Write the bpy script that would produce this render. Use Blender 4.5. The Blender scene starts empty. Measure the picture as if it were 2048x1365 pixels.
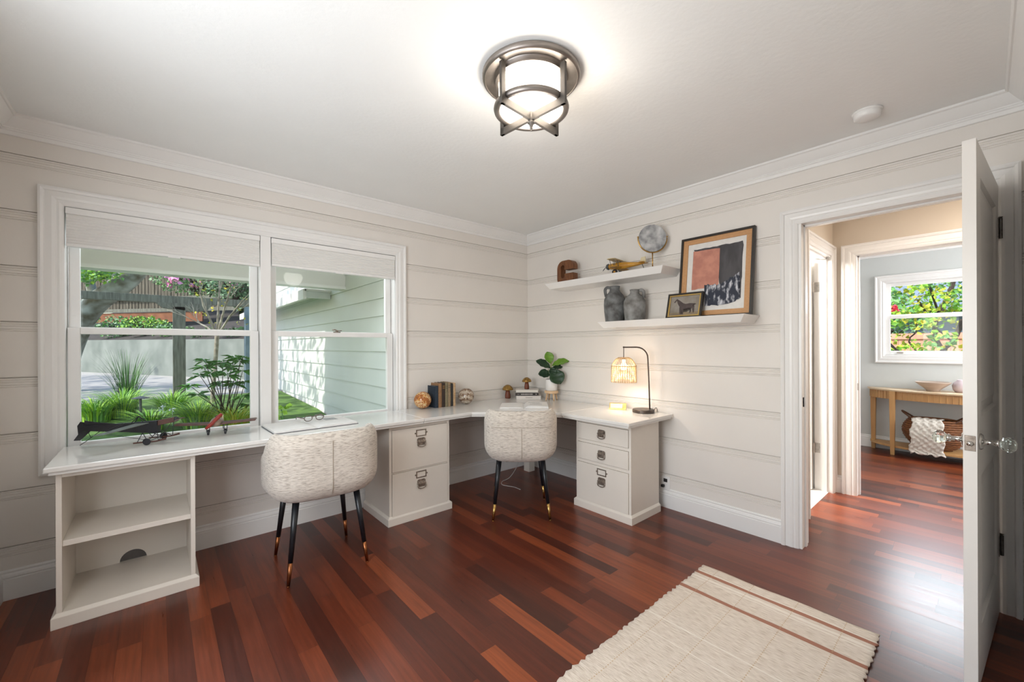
import bpy, bmesh, math, random
from mathutils import Vector, Matrix
R_ = math.radians
random.seed(7)
scene = bpy.context.scene
COL = scene.collection

# ------------------------------------------------------------------ camera
f = 820.6; A = R_(49.09)
Fw = Vector((math.cos(A), math.sin(A), 0)); Rt = Vector((math.sin(A), -math.cos(A), 0)); Up = Vector((0, 0, 1))
roll = .0039
cr = (Rt - roll * Up).normalized(); cu = (Up + roll * Rt).normalized(); cb = -Fw
cam_d = bpy.data.cameras.new('camera'); cam = bpy.data.objects.new('camera', cam_d); COL.objects.link(cam)
M = Matrix((cr, cu, cb)).transposed().to_4x4(); M.translation = Vector((-3.104, -3.319, 1.30))
cam.matrix_world = M
cam_d.sensor_width = 36; cam_d.lens = f / 2048 * 36; cam_d.shift_y = 10.7 / 2048
cam_d.clip_start = .02; cam_d.clip_end = 200
scene.camera = cam

# ------------------------------------------------------------------ world, sun, daylight
w = bpy.data.worlds.new('sky'); scene.world = w; w.use_nodes = True
nt = w.node_tree; bg = nt.nodes['Background']
sky = nt.nodes.new('ShaderNodeTexSky'); sky.sky_type = 'NISHITA'; sky.sun_disc = False
sky.sun_elevation = R_(50); sky.sun_rotation = R_(270); sky.air_density = 1.2; sky.dust_density = 1.5
nt.links.new(sky.outputs[0], bg.inputs[0]); bg.inputs[1].default_value = .34

def light(name, kind, loc, energy, color=(1, 1, 1), size=None, target=None, size_y=None, spread=None):
    l = bpy.data.lights.new(name, kind); o = bpy.data.objects.new(name, l); COL.objects.link(o)
    o.location = loc; l.energy = energy; l.color = color
    if kind == 'AREA':
        l.shape = 'RECTANGLE'; l.size = size; l.size_y = size_y or size
        if spread: l.spread = R_(spread)
    elif kind == 'POINT': l.shadow_soft_size = size or .05
    if target is not None:
        o.rotation_euler = (Vector(target) - Vector(loc)).to_track_quat('-Z', 'Y').to_euler()
    return o
sun = light('sun', 'SUN', (-8, 3, 12), 5.0, (1, .94, .84), target=(-8 + 1, 3 + .05, 12 - 1.15)); sun.data.angle = R_(.6)
# area lights standing in for daylight and room lamps
light('porch_daylight', 'AREA', (-2.5, .46, 2.33), 30, (.86, .93, 1), 2.0, (-2.5, -.9, .6), .34)
light('side_fill_light', 'AREA', (-3.80, -2.15, 1.40), 46, (.90, .95, 1), 1.5, (-1.0, -2.15, 1.35), 1.3)  # added fill for ceiling and right wall, set in a made-up window
light('bedroom_daylight', 'AREA', (3.0, -4.9, 1.7), 75, (.93, .96, 1), 1.4, (3.0, -2.5, .9), 1.4)
light('bedroom_window_daylight', 'AREA', (4.35, -2.95, 2.30), 125, (.88, .94, 1), 1.2, (2.2, -2.95, .4), .8)
light('hall_light', 'AREA', (.8, -3.7, 2.42), 19, (1, .90, .79), .4, (.8, -3.4, 0), .4)
light('bathroom_light', 'AREA', (.75, -1.6, 2.3), 110, (1, .97, .92), .6, (1.1, -1.9, 0), .6)

scene.view_settings.view_transform = 'Standard'; scene.view_settings.look = 'None'
scene.view_settings.gamma = 1; scene.view_settings.use_curve_mapping = False
scene.view_settings.exposure = 0.12

# ------------------------------------------------------------------ materials
MAT = {}
def srgb(c):
    return tuple(((x / 255) / 12.92 if x / 255 <= .04045 else ((x / 255 + .055) / 1.055) ** 2.4) for x in c) + (1,)
class NT:
    def __init__(s, m): s.t = m.node_tree
    def n(s, k, **kw):
        x = s.t.nodes.new(k)
        for a, b in kw.items():
            if a.startswith('i_'):
                x.inputs[int(a[2:]) if a[2:].isdigit() else a[2:].replace('_', ' ')].default_value = b
            else: setattr(x, a, b)
        return x
    def l(s, a, b): s.t.links.new(a, b)
def mat(name, col, rough=.5, metal=0., noise=None, scale=20., bump=0., bscale=200., spec=.5, emit=None, estr=0., stretch=(1, 1, 1), detail=4., coords='Object', sheen=0., trans=0., alpha=1., coat=0.):
    if name in MAT: return MAT[name]
    m = bpy.data.materials.new(name); m.use_nodes = True; T = NT(m)
    p = m.node_tree.nodes['Principled BSDF']
    p.inputs['Base Color'].default_value = srgb(col); p.inputs['Roughness'].default_value = rough
    p.inputs['Metallic'].default_value = metal; p.inputs['Specular IOR Level'].default_value = spec
    p.inputs['Sheen Weight'].default_value = sheen; p.inputs['Coat Weight'].default_value = coat
    p.inputs['Transmission Weight'].default_value = trans
    if emit: p.inputs['Emission Color'].default_value = srgb(emit); p.inputs['Emission Strength'].default_value = estr
    tc = T.n('ShaderNodeTexCoord'); mp = T.n('ShaderNodeMapping'); mp.inputs['Scale'].default_value = stretch
    T.l(tc.outputs[coords], mp.inputs[0])
    if noise:
        nz = T.n('ShaderNodeTexNoise'); nz.inputs['Scale'].default_value = scale; nz.inputs['Detail'].default_value = detail
        T.l(mp.outputs[0], nz.inputs['Vector'])
        rp = T.n('ShaderNodeValToRGB'); rp.color_ramp.elements[0].position = .32; rp.color_ramp.elements[1].position = .68
        rp.color_ramp.elements[0].color = srgb(col); rp.color_ramp.elements[1].color = srgb(noise)
        T.l(nz.outputs[0], rp.inputs[0]); T.l(rp.outputs[0], p.inputs['Base Color'])
    if bump:
        nb = T.n('ShaderNodeTexNoise'); nb.inputs['Scale'].default_value = bscale; nb.inputs['Detail'].default_value = 3
        T.l(mp.outputs[0], nb.inputs['Vector'])
        b = T.n('ShaderNodeBump'); b.inputs['Strength'].default_value = bump; b.inputs['Distance'].default_value = .002
        T.l(nb.outputs[0], b.inputs['Height']); T.l(b.outputs[0], p.inputs['Normal'])
    MAT[name] = m; return m

wall_m = mat('wall_paint', (227, 221, 214), .5, noise=(224, 218, 211), scale=3, bump=.12, bscale=60)
ceil_m = mat('ceiling_paint', (240, 240, 238), .8, noise=(238, 238, 236), scale=4, bump=.5, bscale=45)
trim_m = mat('trim_paint', (235, 233, 230), .32, noise=(232, 230, 227), scale=5, bump=.05, bscale=30)
door_m = mat('door_paint', (228, 223, 217), .3, noise=(224, 219, 213), scale=4, bump=.05, bscale=30)
desk_m = mat('desk_top_paint', (226, 223, 218), .16, noise=(223, 220, 215), scale=3, bump=.04, bscale=8, coat=.3)
cab_m = mat('cabinet_paint', (230, 222, 211), .38, noise=(227, 219, 208), scale=6, bump=.08, bscale=40)
hall_m = mat('hall_paint', (212, 200, 184), .6, noise=(209, 197, 181), scale=3, bump=.1, bscale=60)
bed_m = mat('bedroom_paint', (204, 206, 203), .6, noise=(200, 202, 199), scale=3, bump=.1, bscale=60)
tile_m = mat('bath_tile', (232, 230, 226), .3, noise=(220, 218, 212), scale=8, bump=.05)
black_m = mat('black_leg', (16, 19, 24), .35, noise=(22, 25, 30), scale=30, bump=.03)
brass_m = mat('brass', (196, 160, 98), .25, 1., noise=(178, 140, 82), scale=30, bump=.05)
gold_m = mat('polished_gold', (196, 172, 120), .3, .9, noise=(206, 170, 92), scale=30, bump=.03)
copper_m = mat('copper_tip', (150, 96, 62), .28, 1., noise=(130, 80, 50), scale=30, bump=.05)
nickel_m = mat('brushed_nickel', (158, 150, 144), .42, 1., noise=(132, 126, 121), scale=12, bump=.1, stretch=(1, 1, 12))
chrome_m = mat('chrome', (200, 198, 195), .1, 1., noise=(185, 183, 180), scale=20, bump=.02)
pewter_m = mat('aged_pewter', (164, 152, 140), .4, .6, noise=(118, 106, 96), scale=60, bump=.2)
hinge2_m = mat('bright_hinge', (196, 192, 186), .3, .3, noise=(170, 166, 160), scale=60)
hinge_m = mat('hinge_steel', (120, 116, 112), .35, 1., noise=(90, 86, 82), scale=60, bump=.1)
dark_m = mat('dark_void', (28, 25, 24), .7, noise=(38, 35, 33), scale=20, bump=.1)
bronze_m = mat('bronze_lamp', (92, 80, 72), .4, .6, noise=(78, 68, 61), scale=40, bump=.1)
wht_cable = mat('white_cable', (205, 200, 195), .5, noise=(195, 190, 185), scale=40, bump=.05)
blk_cable = mat('black_cable', (25, 25, 26), .5, noise=(35, 35, 36), scale=40, bump=.05)
paper_m = mat('book_paper', (226, 220, 210), .7, noise=(216, 209, 198), scale=90, bump=.2, stretch=(.1, .1, 6))
page_m = mat('page_white', (232, 229, 225), .55, noise=(226, 223, 219), scale=25, bump=.05)
print_m = mat('page_print', (150, 150, 152), .6, noise=(196, 196, 196), scale=160, bump=.05)

def glass_pane():
    m = bpy.data.materials.new('window_glass'); m.use_nodes = True; T = NT(m); t = m.node_tree
    t.nodes.remove(t.nodes['Principled BSDF']); out = t.nodes['Material Output']
    tr = T.n('ShaderNodeBsdfTransparent'); tr.inputs[0].default_value = (.97, .98, .98, 1)
    gl = T.n('ShaderNodeBsdfGlossy'); gl.inputs['Roughness'].default_value = .01
    fr = T.n('ShaderNodeFresnel'); fr.inputs[0].default_value = 1.45
    mx = T.n('ShaderNodeMixShader'); fm = T.n('ShaderNodeMath', operation='MULTIPLY'); T.l(fr.outputs[0], fm.inputs[0]); fm.inputs[1].default_value = .35; T.l(fm.outputs[0], mx.inputs[0]); T.l(tr.outputs[0], mx.inputs[1]); T.l(gl.outputs[0], mx.inputs[2])
    T.l(mx.outputs[0], out.inputs[0]); return m
glass_m = glass_pane()
crystal_m = mat('crystal', (238, 246, 240), .02, trans=1., noise=(228, 238, 232), scale=10)
lens_m = glass_m

def floor_mat():
    m = bpy.data.materials.new('cherry_floor'); m.use_nodes = True; T = NT(m); p = m.node_tree.nodes['Principled BSDF']
    tc = T.n('ShaderNodeTexCoord'); sp = T.n('ShaderNodeSeparateXYZ'); T.l(tc.outputs['Object'], sp.inputs[0])
    def math_(op, a, b=None, c=None):
        x = T.n('ShaderNodeMath', operation=op)
        for i, v in enumerate((a, b, c)):
            if v is None: continue
            if isinstance(v, (int, float)): x.inputs[i].default_value = v
            else: T.l(v, x.inputs[i])
        return x.outputs[0]
    W = .083
    xs = math_('DIVIDE', sp.outputs[0], W); ix = math_('FLOOR', xs); fx = math_('FRACT', xs)
    wn = T.n('ShaderNodeTexWhiteNoise', noise_dimensions='1D'); T.l(ix, wn.inputs['W'])
    off = math_('MULTIPLY', wn.outputs['Value'], 7.3)
    ln = math_('MULTIPLY_ADD', math_('FRACT', off), .45, .62)
    ys = math_('DIVIDE', math_('ADD', sp.outputs[1], off), ln); iy = math_('FLOOR', ys); fy = math_('FRACT', ys)
    cb = T.n('ShaderNodeCombineXYZ'); T.l(ix, cb.inputs[0]); T.l(iy, cb.inputs[1])
    w2 = T.n('ShaderNodeTexWhiteNoise', noise_dimensions='2D'); T.l(cb.outputs[0], w2.inputs['Vector'])
    rp = T.n('ShaderNodeValToRGB'); e = rp.color_ramp.elements
    e[0].position = 0; e[0].color = srgb((64, 27, 17)); e[1].position = 1; e[1].color = srgb((140, 70, 37))
    for q, c in ((.15, (80, 34, 21)), (.45, (96, 42, 24)), (.62, (106, 48, 27)), (.88, (119, 56, 31))):
        k = e.new(q); k.color = srgb(c)
    T.l(w2.outputs['Value'], rp.inputs[0])
    # grain running along the plank
    mp = T.n('ShaderNodeMapping'); mp.inputs['Scale'].default_value = (60, 3.0, 1); T.l(tc.outputs['Object'], mp.inputs[0])
    ad = T.n('ShaderNodeVectorMath', operation='ADD'); T.l(mp.outputs[0], ad.inputs[0])
    sc = T.n('ShaderNodeVectorMath', operation='SCALE'); T.l(w2.outputs['Color'], sc.inputs[0]); sc.inputs['Scale'].default_value = 40
    T.l(sc.outputs[0], ad.inputs[1])
    nz = T.n('ShaderNodeTexNoise'); nz.inputs['Scale'].default_value = 1.; nz.inputs['Detail'].default_value = 6; nz.inputs['Roughness'].default_value = .6; T.l(ad.outputs[0], nz.inputs['Vector'])
    g = T.n('ShaderNodeMapRange'); g.inputs['From Min'].default_value = .3; g.inputs['From Max'].default_value = .7; g.inputs['To Min'].default_value = .72; g.inputs['To Max'].default_value = 1.25; T.l(nz.outputs[0], g.inputs[0])
    # gaps
    d1 = math_('MINIMUM', fx, math_('SUBTRACT', 1., fx)); g1 = math_('GREATER_THAN', d1, .009)
    d2 = math_('MINIMUM', fy, math_('SUBTRACT', 1., fy)); g2 = math_('GREATER_THAN', d2, .0012)
    gg = math_('MULTIPLY', g1, g2); gm = math_('MULTIPLY_ADD', gg, .45, .55)
    tot = math_('MULTIPLY', g.outputs[0], gm)
    sc2 = T.n('ShaderNodeVectorMath', operation='SCALE'); T.l(rp.outputs[0], sc2.inputs[0]); T.l(tot, sc2.inputs['Scale'])
    T.l(sc2.outputs[0], p.inputs['Base Color'])
    rr = math_('MULTIPLY_ADD', nz.outputs[0], .12, .24); T.l(rr, p.inputs['Roughness'])
    p.inputs['Specular IOR Level'].default_value = .55
    bm_ = T.n('ShaderNodeBump'); bm_.inputs['Strength'].default_value = .35; bm_.inputs['Distance'].default_value = .001
    hh = math_('ADD', math_('MULTIPLY', nz.outputs[0], .25), gg); T.l(hh, bm_.inputs['Height']); T.l(bm_.outputs[0], p.inputs['Normal'])
    return m
floor_m = floor_mat()

def weave_mat(name, base, line, sx, sz, str_=.5, two=None, coords='Object', thr=.5):
    """cloth with short horizontal slubs"""
    m = bpy.data.materials.new(name); m.use_nodes = True; T = NT(m); p = m.node_tree.nodes['Principled BSDF']
    tc = T.n('ShaderNodeTexCoord'); mp = T.n('ShaderNodeMapping'); mp.inputs['Scale'].default_value = (sx, sx, sz); T.l(tc.outputs[coords], mp.inputs[0])
    nz = T.n('ShaderNodeTexNoise'); nz.inputs['Scale'].default_value = 1; nz.inputs['Detail'].default_value = 3; T.l(mp.outputs[0], nz.inputs['Vector'])
    rp = T.n('ShaderNodeValToRGB'); e = rp.color_ramp.elements; e[0].position = .36; e[0].color = srgb(line); e[1].position = thr; e[1].color = srgb(base)
    T.l(nz.outputs[0], rp.inputs[0]); T.l(rp.outputs[0], p.inputs['Base Color'])
    p.inputs['Roughness'].default_value = .9; p.inputs['Sheen Weight'].default_value = .25
    b = T.n('ShaderNodeBump'); b.inputs['Strength'].default_value = str_; b.inputs['Distance'].default_value = .004
    T.l(nz.outputs[0], b.inputs['Height']); T.l(b.outputs[0], p.inputs['Normal'])
    return m
boucle_m = weave_mat('boucle_fabric', (210, 200, 188), (158, 146, 134), 34, 430, .6, thr=.50)

# ------------------------------------------------------------------ mesh helpers
def mesh_obj(name, bm, m, parent=None, smooth=False, bevel=0, loc=None, world=False, seg=2, angle=35):
    me = bpy.data.meshes.new(name)
    if world and parent is not None:
        bmesh.ops.translate(bm, verts=bm.verts, vec=-parent.location)
    bmesh.ops.recalc_face_normals(bm, faces=bm.faces)
    bm.to_mesh(me); bm.free()
    for x in (m if isinstance(m, (list, tuple)) else [m]): me.materials.append(x)
    if smooth:
        for p in me.polygons: p.use_smooth = True
    o = bpy.data.objects.new(name, me); COL.objects.link(o)
    if parent is not None: o.parent = parent
    if loc is not None: o.location = loc
    if bevel:
        b = o.modifiers.new('bevel', 'BEVEL'); b.width = bevel; b.segments = seg; b.limit_method = 'ANGLE'; b.angle_limit = R_(angle)
    return o
def tag(o, label, cat, group=None, kind=None):
    if label: o['label'] = label
    if cat: o['category'] = cat
    if group: o['group'] = group
    if kind: o['kind'] = kind
    return o
def empty(name, loc, label, cat, rotz=0, group=None):
    o = bpy.data.objects.new(name, None); COL.objects.link(o); o.location = loc; o.rotation_euler = (0, 0, rotz)
    o.empty_display_size = .05
    return tag(o, label, cat, group)
def struct(name, bm, m, parent=None, **k):
    o = mesh_obj(name, bm, m, parent, **k)
    if parent is None: o['kind'] = 'structure'
    return o
def B(): return bmesh.new()
def box(bm, x0, x1, y0, y1, z0, z1, mi=0):
    v = [bm.verts.new(p) for p in ((x0, y0, z0), (x1, y0, z0), (x1, y1, z0), (x0, y1, z0), (x0, y0, z1), (x1, y0, z1), (x1, y1, z1), (x0, y1, z1))]
    fs = []
    for q in ((0, 3, 2, 1), (4, 5, 6, 7), (0, 1, 5, 4), (1, 2, 6, 5), (2, 3, 7, 6), (3, 0, 4, 7)):
        fc = bm.faces.new([v[i] for i in q]); fc.material_index = mi; fs.append(fc)
    return v
def boxb(*a, **k):
    bm = B(); box(bm, *a, **k); return bm
def hexa(bm, bot, top):
    v = [bm.verts.new(p) for p in list(bot) + list(top)]
    for q in ((0, 3, 2, 1), (4, 5, 6, 7), (0, 1, 5, 4), (1, 2, 6, 5), (2, 3, 7, 6), (3, 0, 4, 7)): bm.faces.new([v[i] for i in q])
def prism(bm, poly, a, b, axis='z', mi=0):
    def P3(u, v, t):
        return {'z': (u, v, t), 'y': (u, t, v), 'x': (t, u, v)}[axis]
    v0 = [bm.verts.new(P3(u, v, a)) for u, v in poly]; v1 = [bm.verts.new(P3(u, v, b)) for u, v in poly]
    n = len(poly); fs = [bm.faces.new(v0[::-1]), bm.faces.new(v1)]
    for i in range(n): fs.append(bm.faces.new((v0[i], v0[(i + 1) % n], v1[(i + 1) % n], v1[i])))
    for q in fs: q.material_index = mi
    return v0 + v1
def tube(bm, pts, r, seg=8, closed=False, caps=True, flat=None):
    pts = [Vector(p) for p in pts]; n = len(pts)
    rs = r if isinstance(r, (list, tuple)) else [r] * n
    rings = []; ref = None
    for i, p in enumerate(pts):
        if closed: t = (pts[(i + 1) % n] - pts[i - 1])
        else: t = pts[min(i + 1, n - 1)] - pts[max(i - 1, 0)]
        if t.length < 1e-9: t = Vector((0, 0, 1))
        t.normalize()
        if ref is None:
            ref = Vector((0, 0, 1)) if abs(t.z) < .9 else Vector((1, 0, 0))
        u = (ref - t * ref.dot(t))
        if u.length < 1e-6: u = t.orthogonal()
        u.normalize(); ref = u; v = t.cross(u)
        fl = flat or 1
        rings.append([bm.verts.new(p + (u * math.cos(2 * math.pi * k / seg) * fl + v * math.sin(2 * math.pi * k / seg)) * rs[i]) for k in range(seg)])
    m = n if closed else n - 1
    for i in range(m):
        a, b = rings[i], rings[(i + 1) % n]
        for k in range(seg): bm.faces.new((a[k], a[(k + 1) % seg], b[(k + 1) % seg], b[k]))
    if caps and not closed: bm.faces.new(rings[0][::-1]); bm.faces.new(rings[-1])
def lathe(bm, prof, c=(0, 0, 0), seg=32, sx=1, sy=1, a0=0, a1=2 * math.pi):
    full = abs(a1 - a0 - 2 * math.pi) < 1e-6; ns = seg if full else seg + 1; rings = []
    for r, z in prof:
        if r < 1e-6: rings.append([bm.verts.new((c[0], c[1], c[2] + z))])
        else: rings.append([bm.verts.new((c[0] + r * sx * math.cos(a0 + (a1 - a0) * k / seg), c[1] + r * sy * math.sin(a0 + (a1 - a0) * k / seg), c[2] + z)) for k in range(ns)])
    for a, b in zip(rings, rings[1:]):
        for k in range(seg):
            k2 = (k + 1) % ns
            if len(a) == 1 and len(b) == 1: continue
            if len(a) == 1: bm.faces.new((a[0], b[k2], b[k]))
            elif len(b) == 1: bm.faces.new((a[k], a[k2], b[0]))
            else: bm.faces.new((a[k], a[k2], b[k2], b[k]))
def sphere(bm, c, r, seg=16, rings=10, sc=(1, 1, 1)):
    prof = [(r * math.sin(math.pi * i / rings), -r * math.cos(math.pi * i / rings) * sc[2]) for i in range(rings + 1)]
    prof[0] = (0, prof[0][1]); prof[-1] = (0, prof[-1][1])
    lathe(bm, prof, c, seg, sc[0], sc[1])
def xform(bm, M_, verts=None): bmesh.ops.transform(bm, matrix=M_, verts=verts or bm.verts)
def copy_tree(o, parent=None):
    c = o.copy(); COL.objects.link(c)
    if parent is not None: c.parent = parent
    for ch in o.children: copy_tree(ch, c)
    return c

# ------------------------------------------------------------------ room shell
XL, YR, H = -3.72, -3.46, 2.505
floor_bm = B(); box(floor_bm, XL - .1, 0, YR - .1, 0, -.06, 0); box(floor_bm, 0, 1.58, -4.6, -2.41, -.06, 0); box(floor_bm, 1.58, 3.9, -5.2, -1.6, -.06, 0)
struct('floor', floor_bm, floor_m)
bf = struct('floor', boxb(.13, 1.40, -2.41, -.9, -.06, .004), tile_m)
struct('ceiling', boxb(XL - .1, .0, YR - .1, .0, H, H + .06), ceil_m)
struct('ceiling', boxb(.0, 1.58, -4.6, -2.40, H, H + .06), ceil_m)
struct('ceiling', boxb(.13, 1.46, -2.40, -.9, H, H + .06), ceil_m)
struct('ceiling', boxb(1.58, 3.9, -5.2, -1.6, H, H + .06), ceil_m)

GROOVES = [.271 + .2925 * k for k in range(8)]
def plank_profile(z0, z1):
    pts = [(z0, 0)]
    for g in GROOVES:
        for dz, d in ((-.054, 0), (-.0515, .0032), (-.049, 0), (-.044, 0), (-.0415, .0032), (-.039, 0), (-.029, 0), (-.0265, .0028), (-.024, 0), (-.0175, 0), (-.015, .0032), (-.0125, 0), (-.0055, 0), (-.0035, .010), (0, .010), (.0008, 0)):
            z = g + dz
            if z0 + .001 < z < z1 - .001: pts.append((z, d))
    pts.append((z1, 0)); return pts
def plank_wall(bm, axis, c, s, u0, u1, z0, z1, th=.13):
    """wall slab with its boarded face at coordinate c, body going towards s*th; u runs along the wall"""
    pr = plank_profile(z0, z1)
    poly = [(c + s * d, z) for z, d in pr] + [(c + s * th, z1), (c + s * th, z0)]
    if axis == 'y':  # face normal along y: u = x
        prism(bm, [(a, z) for a, z in poly], u0, u1, 'x')
    else:            # face normal along x: u = y
        prism(bm, [(a, z) for a, z in poly], u0, u1, 'y')
# axis 'x' prism in 'x' mode uses (t,u,v) = (u-range, y, z); 'y' mode uses (x, t, z)
bm = B()
WX0, WX1, WZ0, WZ1 = -3.50, -1.54, .70, 2.095
plank_wall(bm, 'y', 0, 1, XL - .1, WX0, 0, H, .16); plank_wall(bm, 'y', 0, 1, WX1, .13, 0, H, .16)
plank_wall(bm, 'y', 0, 1, WX0, WX1, 0, WZ0, .16); plank_wall(bm, 'y', 0, 1, WX0, WX1, WZ1, H, .16)
struct('wall_left', bm, wall_m)
bm = B(); DY0, DY1, DZ = -3.335, -2.55, 2.085
plank_wall(bm, 'x', 0, 1, DY1, 0, 0, H); plank_wall(bm, 'x', 0, 1, YR - .1, DY0, 0, H); plank_wall(bm, 'x', 0, 1, DY0, DY1, DZ, H)
struct('wall_right', bm, wall_m)
bm = B(); plank_wall(bm, 'x', XL, -1, YR - .1, -2.95, 0, H); plank_wall(bm, 'x', XL, -1, -1.35, 0, 0, H); plank_wall(bm, 'x', XL, -1, -2.95, -1.35, 0, .70); plank_wall(bm, 'x', XL, -1, -2.95, -1.35, 2.095, H); struct('wall_side', bm, wall_m)
bm = B(); plank_wall(bm, 'y', YR, -1, XL - .1, .13, 0, H); struct('wall_rear', bm, wall_m)

# crown moulding all round, mitred
def crown(prof, x0, x1, y0, y1):
    bm = B(); loops = []
    for d, z in prof:
        loops.append([bm.verts.new(p) for p in ((x0 + d, y0 + d, z), (x1 - d, y0 + d, z), (x1 - d, y1 - d, z), (x0 + d, y1 - d, z))])
    n = len(loops)
    for i in range(n):
        a, b = loops[i], loops[(i + 1) % n]
        for k in range(4): bm.faces.new((a[k], a[(k + 1) % 4], b[(k + 1) % 4], b[k]))
    return bm
cp = [(0, H), (.078, H), (.078, H - .010), (.072, H - .014), (.066, H - .014), (.060, H - .022), (.050, H - .034), (.040, H - .045), (.031, H - .054), (.024, H - .060), (.024, H - .066), (.020, H - .067), (.020, H - .074), (.014, H - .079), (.012, H - .095), (.009, H - .098), (0, H - .098)]
struct('trim_1', crown(cp, XL, 0, YR, 0), trim_m)
# baseboards
BP = [(0, 0), (.018, 0), (.018, .105), (.014, .108), (.014, .112), (.017, .116), (.014, .128), (.008, .134), (.008, .138), (.010, .143), (.006, .150), (0, .152)]
def baseboard(name, axis, c, s, u0, u1, m=None):
    bm = B(); poly = [(c + s * d, z) for d, z in BP]
    prism(bm, poly, u0, u1, 'x' if axis == 'y' else 'y'); return struct(name, bm, m or trim_m)
baseboard('baseboard_left', 'y', 0, -1, XL, 0)
baseboard('baseboard_right', 'x', 0, -1, -2.44, 0)
baseboard('baseboard_side', 'x', XL, 1, YR, 0)
baseboard('baseboard_rear', 'y', YR, 1, XL, 0)

# casing: mitred picture-frame sweep; profile (across 0=outer edge .. w=inner edge, depth)
CP = [(0, 0), (0, .026), (.010, .030), (.020, .026), (.024, .018), (.050, .022), (.062, .020), (.068, .016), (.078, .018), (.088, .014), (.095, .010), (.095, 0)]
def casing(bm, axis, c, s, u0, u1, z0, z1, bottom=True, W=.095, prof=CP):
    sc = W / .095
    loops = []
    for a, d in prof:
        a *= sc
        pts = [(u0 + a, z0 + (a if bottom else 0)), (u0 + a, z1 - a), (u1 - a, z1 - a), (u1 - a, z0 + (a if bottom else 0))]
        loops.append([bm.verts.new((u, c + s * d, z) if axis == 'y' else (c + s * d, u, z)) for u, z in pts])
    n = len(loops)
    for i in range(n):
        a, b = loops[i], loops[(i + 1) % n]
        for k in range(4 if bottom else 3):
            bm.faces.new((a[k], a[(k + 1) % 4], b[(k + 1) % 4], b[k]))
    if not bottom:
        bm.faces.new([l[0] for l in loops]); bm.faces.new([l[3] for l in loops][::-1])

# ------------------------------------------------------------------ main double window
def mkempty_struct(name, loc=(0, 0, 0)):
    o = bpy.data.objects.new(name, None); COL.objects.link(o); o.location = loc; o['kind'] = 'structure'; return o
win = mkempty_struct('window_1', (-2.52, 0, .62))
bm = B(); casing(bm, 'y', 0, -1, -3.58, -1.461, .618, 2.175)
mesh_obj('window_casing', bm, trim_m, win, world=True)
bm = B()   # jamb lining and mullion
box(bm, WX0, -3.484, -.004, .15, WZ0, WZ1); box(bm, -1.556, WX1, -.004, .15, WZ0, WZ1)
box(bm, -3.484, -1.556, -.004, .15, 2.080, WZ1); box(bm, -3.484, -1.556, -.004, .15, WZ0, .714)
mesh_obj('window_frame', bm, trim_m, win, world=True)
mesh_obj('mullion', boxb(-2.555, -2.491, -.012, .13, .714, 2.080), trim_m, win, world=True, bevel=.003)
def sash(x0, x1, z0, z1, y0, y1, st, top, bot, gname='glass_pane'):
    bm = B()
    box(bm, x0, x0 + st, y0, y1, z0, z1); box(bm, x1 - st, x1, y0, y1, z0, z1)
    box(bm, x0 + st, x1 - st, y0, y1, z0, z0 + bot); box(bm, x0 + st, x1 - st, y0, y1, z1 - top, z1)
    s = mesh_obj('sash', bm, trim_m, win, world=True, bevel=.003)
    g = boxb(x0 + st - .004, x1 - st + .004, (y0 + y1) / 2 - .002, (y0 + y1) / 2 + .002, z0 + bot - .004, z1 - top + .004)
    bmesh.ops.translate(g, verts=g.verts, vec=-win.location)
    mesh_obj(gname, g, glass_m, s)
    return s
for (x0, x1) in ((-3.484, -2.555), (-2.491, -1.556)):
    sash(x0 + .004, x1 - .004, 1.385, 2.078, .078, .112, .046, .04, .036)
    sash(x0 + .004, x1 - .004, .716, 1.415, .038, .074, .050, .036, .05)
bm = B()
box(bm, -2.05, -2.00, .030, .052, 1.415, 1.421); lathe(bm, [(0, 0), (.011, 0), (.011, .010), (0, .012)], (-2.025, .044, 1.421), 12)
tube(bm, [(-2.025, .044, 1.432), (-2.04, .030, 1.436), (-2.062, .022, 1.434)], [.004, .004, .006], 8)
tube(bm, [(-2.025, .044, 1.430), (-2.0, .036, 1.430), (-1.99, .034, 1.430)], .004, 8)
mesh_obj('sash_lock', bm, pewter_m, win, world=True, smooth=True)
bm = B(); box(bm, -2.62, -2.575, .014, .038, .80, .808); mesh_obj('sash_lift', bm, pewter_m, win, world=True, bevel=.002)

# made-up window in the unseen side wall, added to hold the side fill light
added_win = mkempty_struct('added_side_window', (XL, -2.15, .62))
bm = B(); casing(bm, 'x', XL, 1, -3.03, -1.27, .618, 2.175); mesh_obj('window_casing', bm, trim_m, added_win, world=True)
bm = B()
for y0, y1, z0, z1 in ((-2.95, -2.90, .70, 2.095), (-1.40, -1.35, .70, 2.095), (-2.90, -1.40, .70, .75), (-2.90, -1.40, 2.045, 2.095), (-2.90, -1.40, 1.38, 1.42)): box(bm, XL - .14, XL - .105, y0, y1, z0, z1)
mesh_obj('sash', bm, trim_m, added_win, world=True)
mesh_obj('glass_pane', boxb(XL - .126, XL - .122, -2.91, -1.39, .74, 2.05), glass_m, added_win, world=True)

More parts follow.
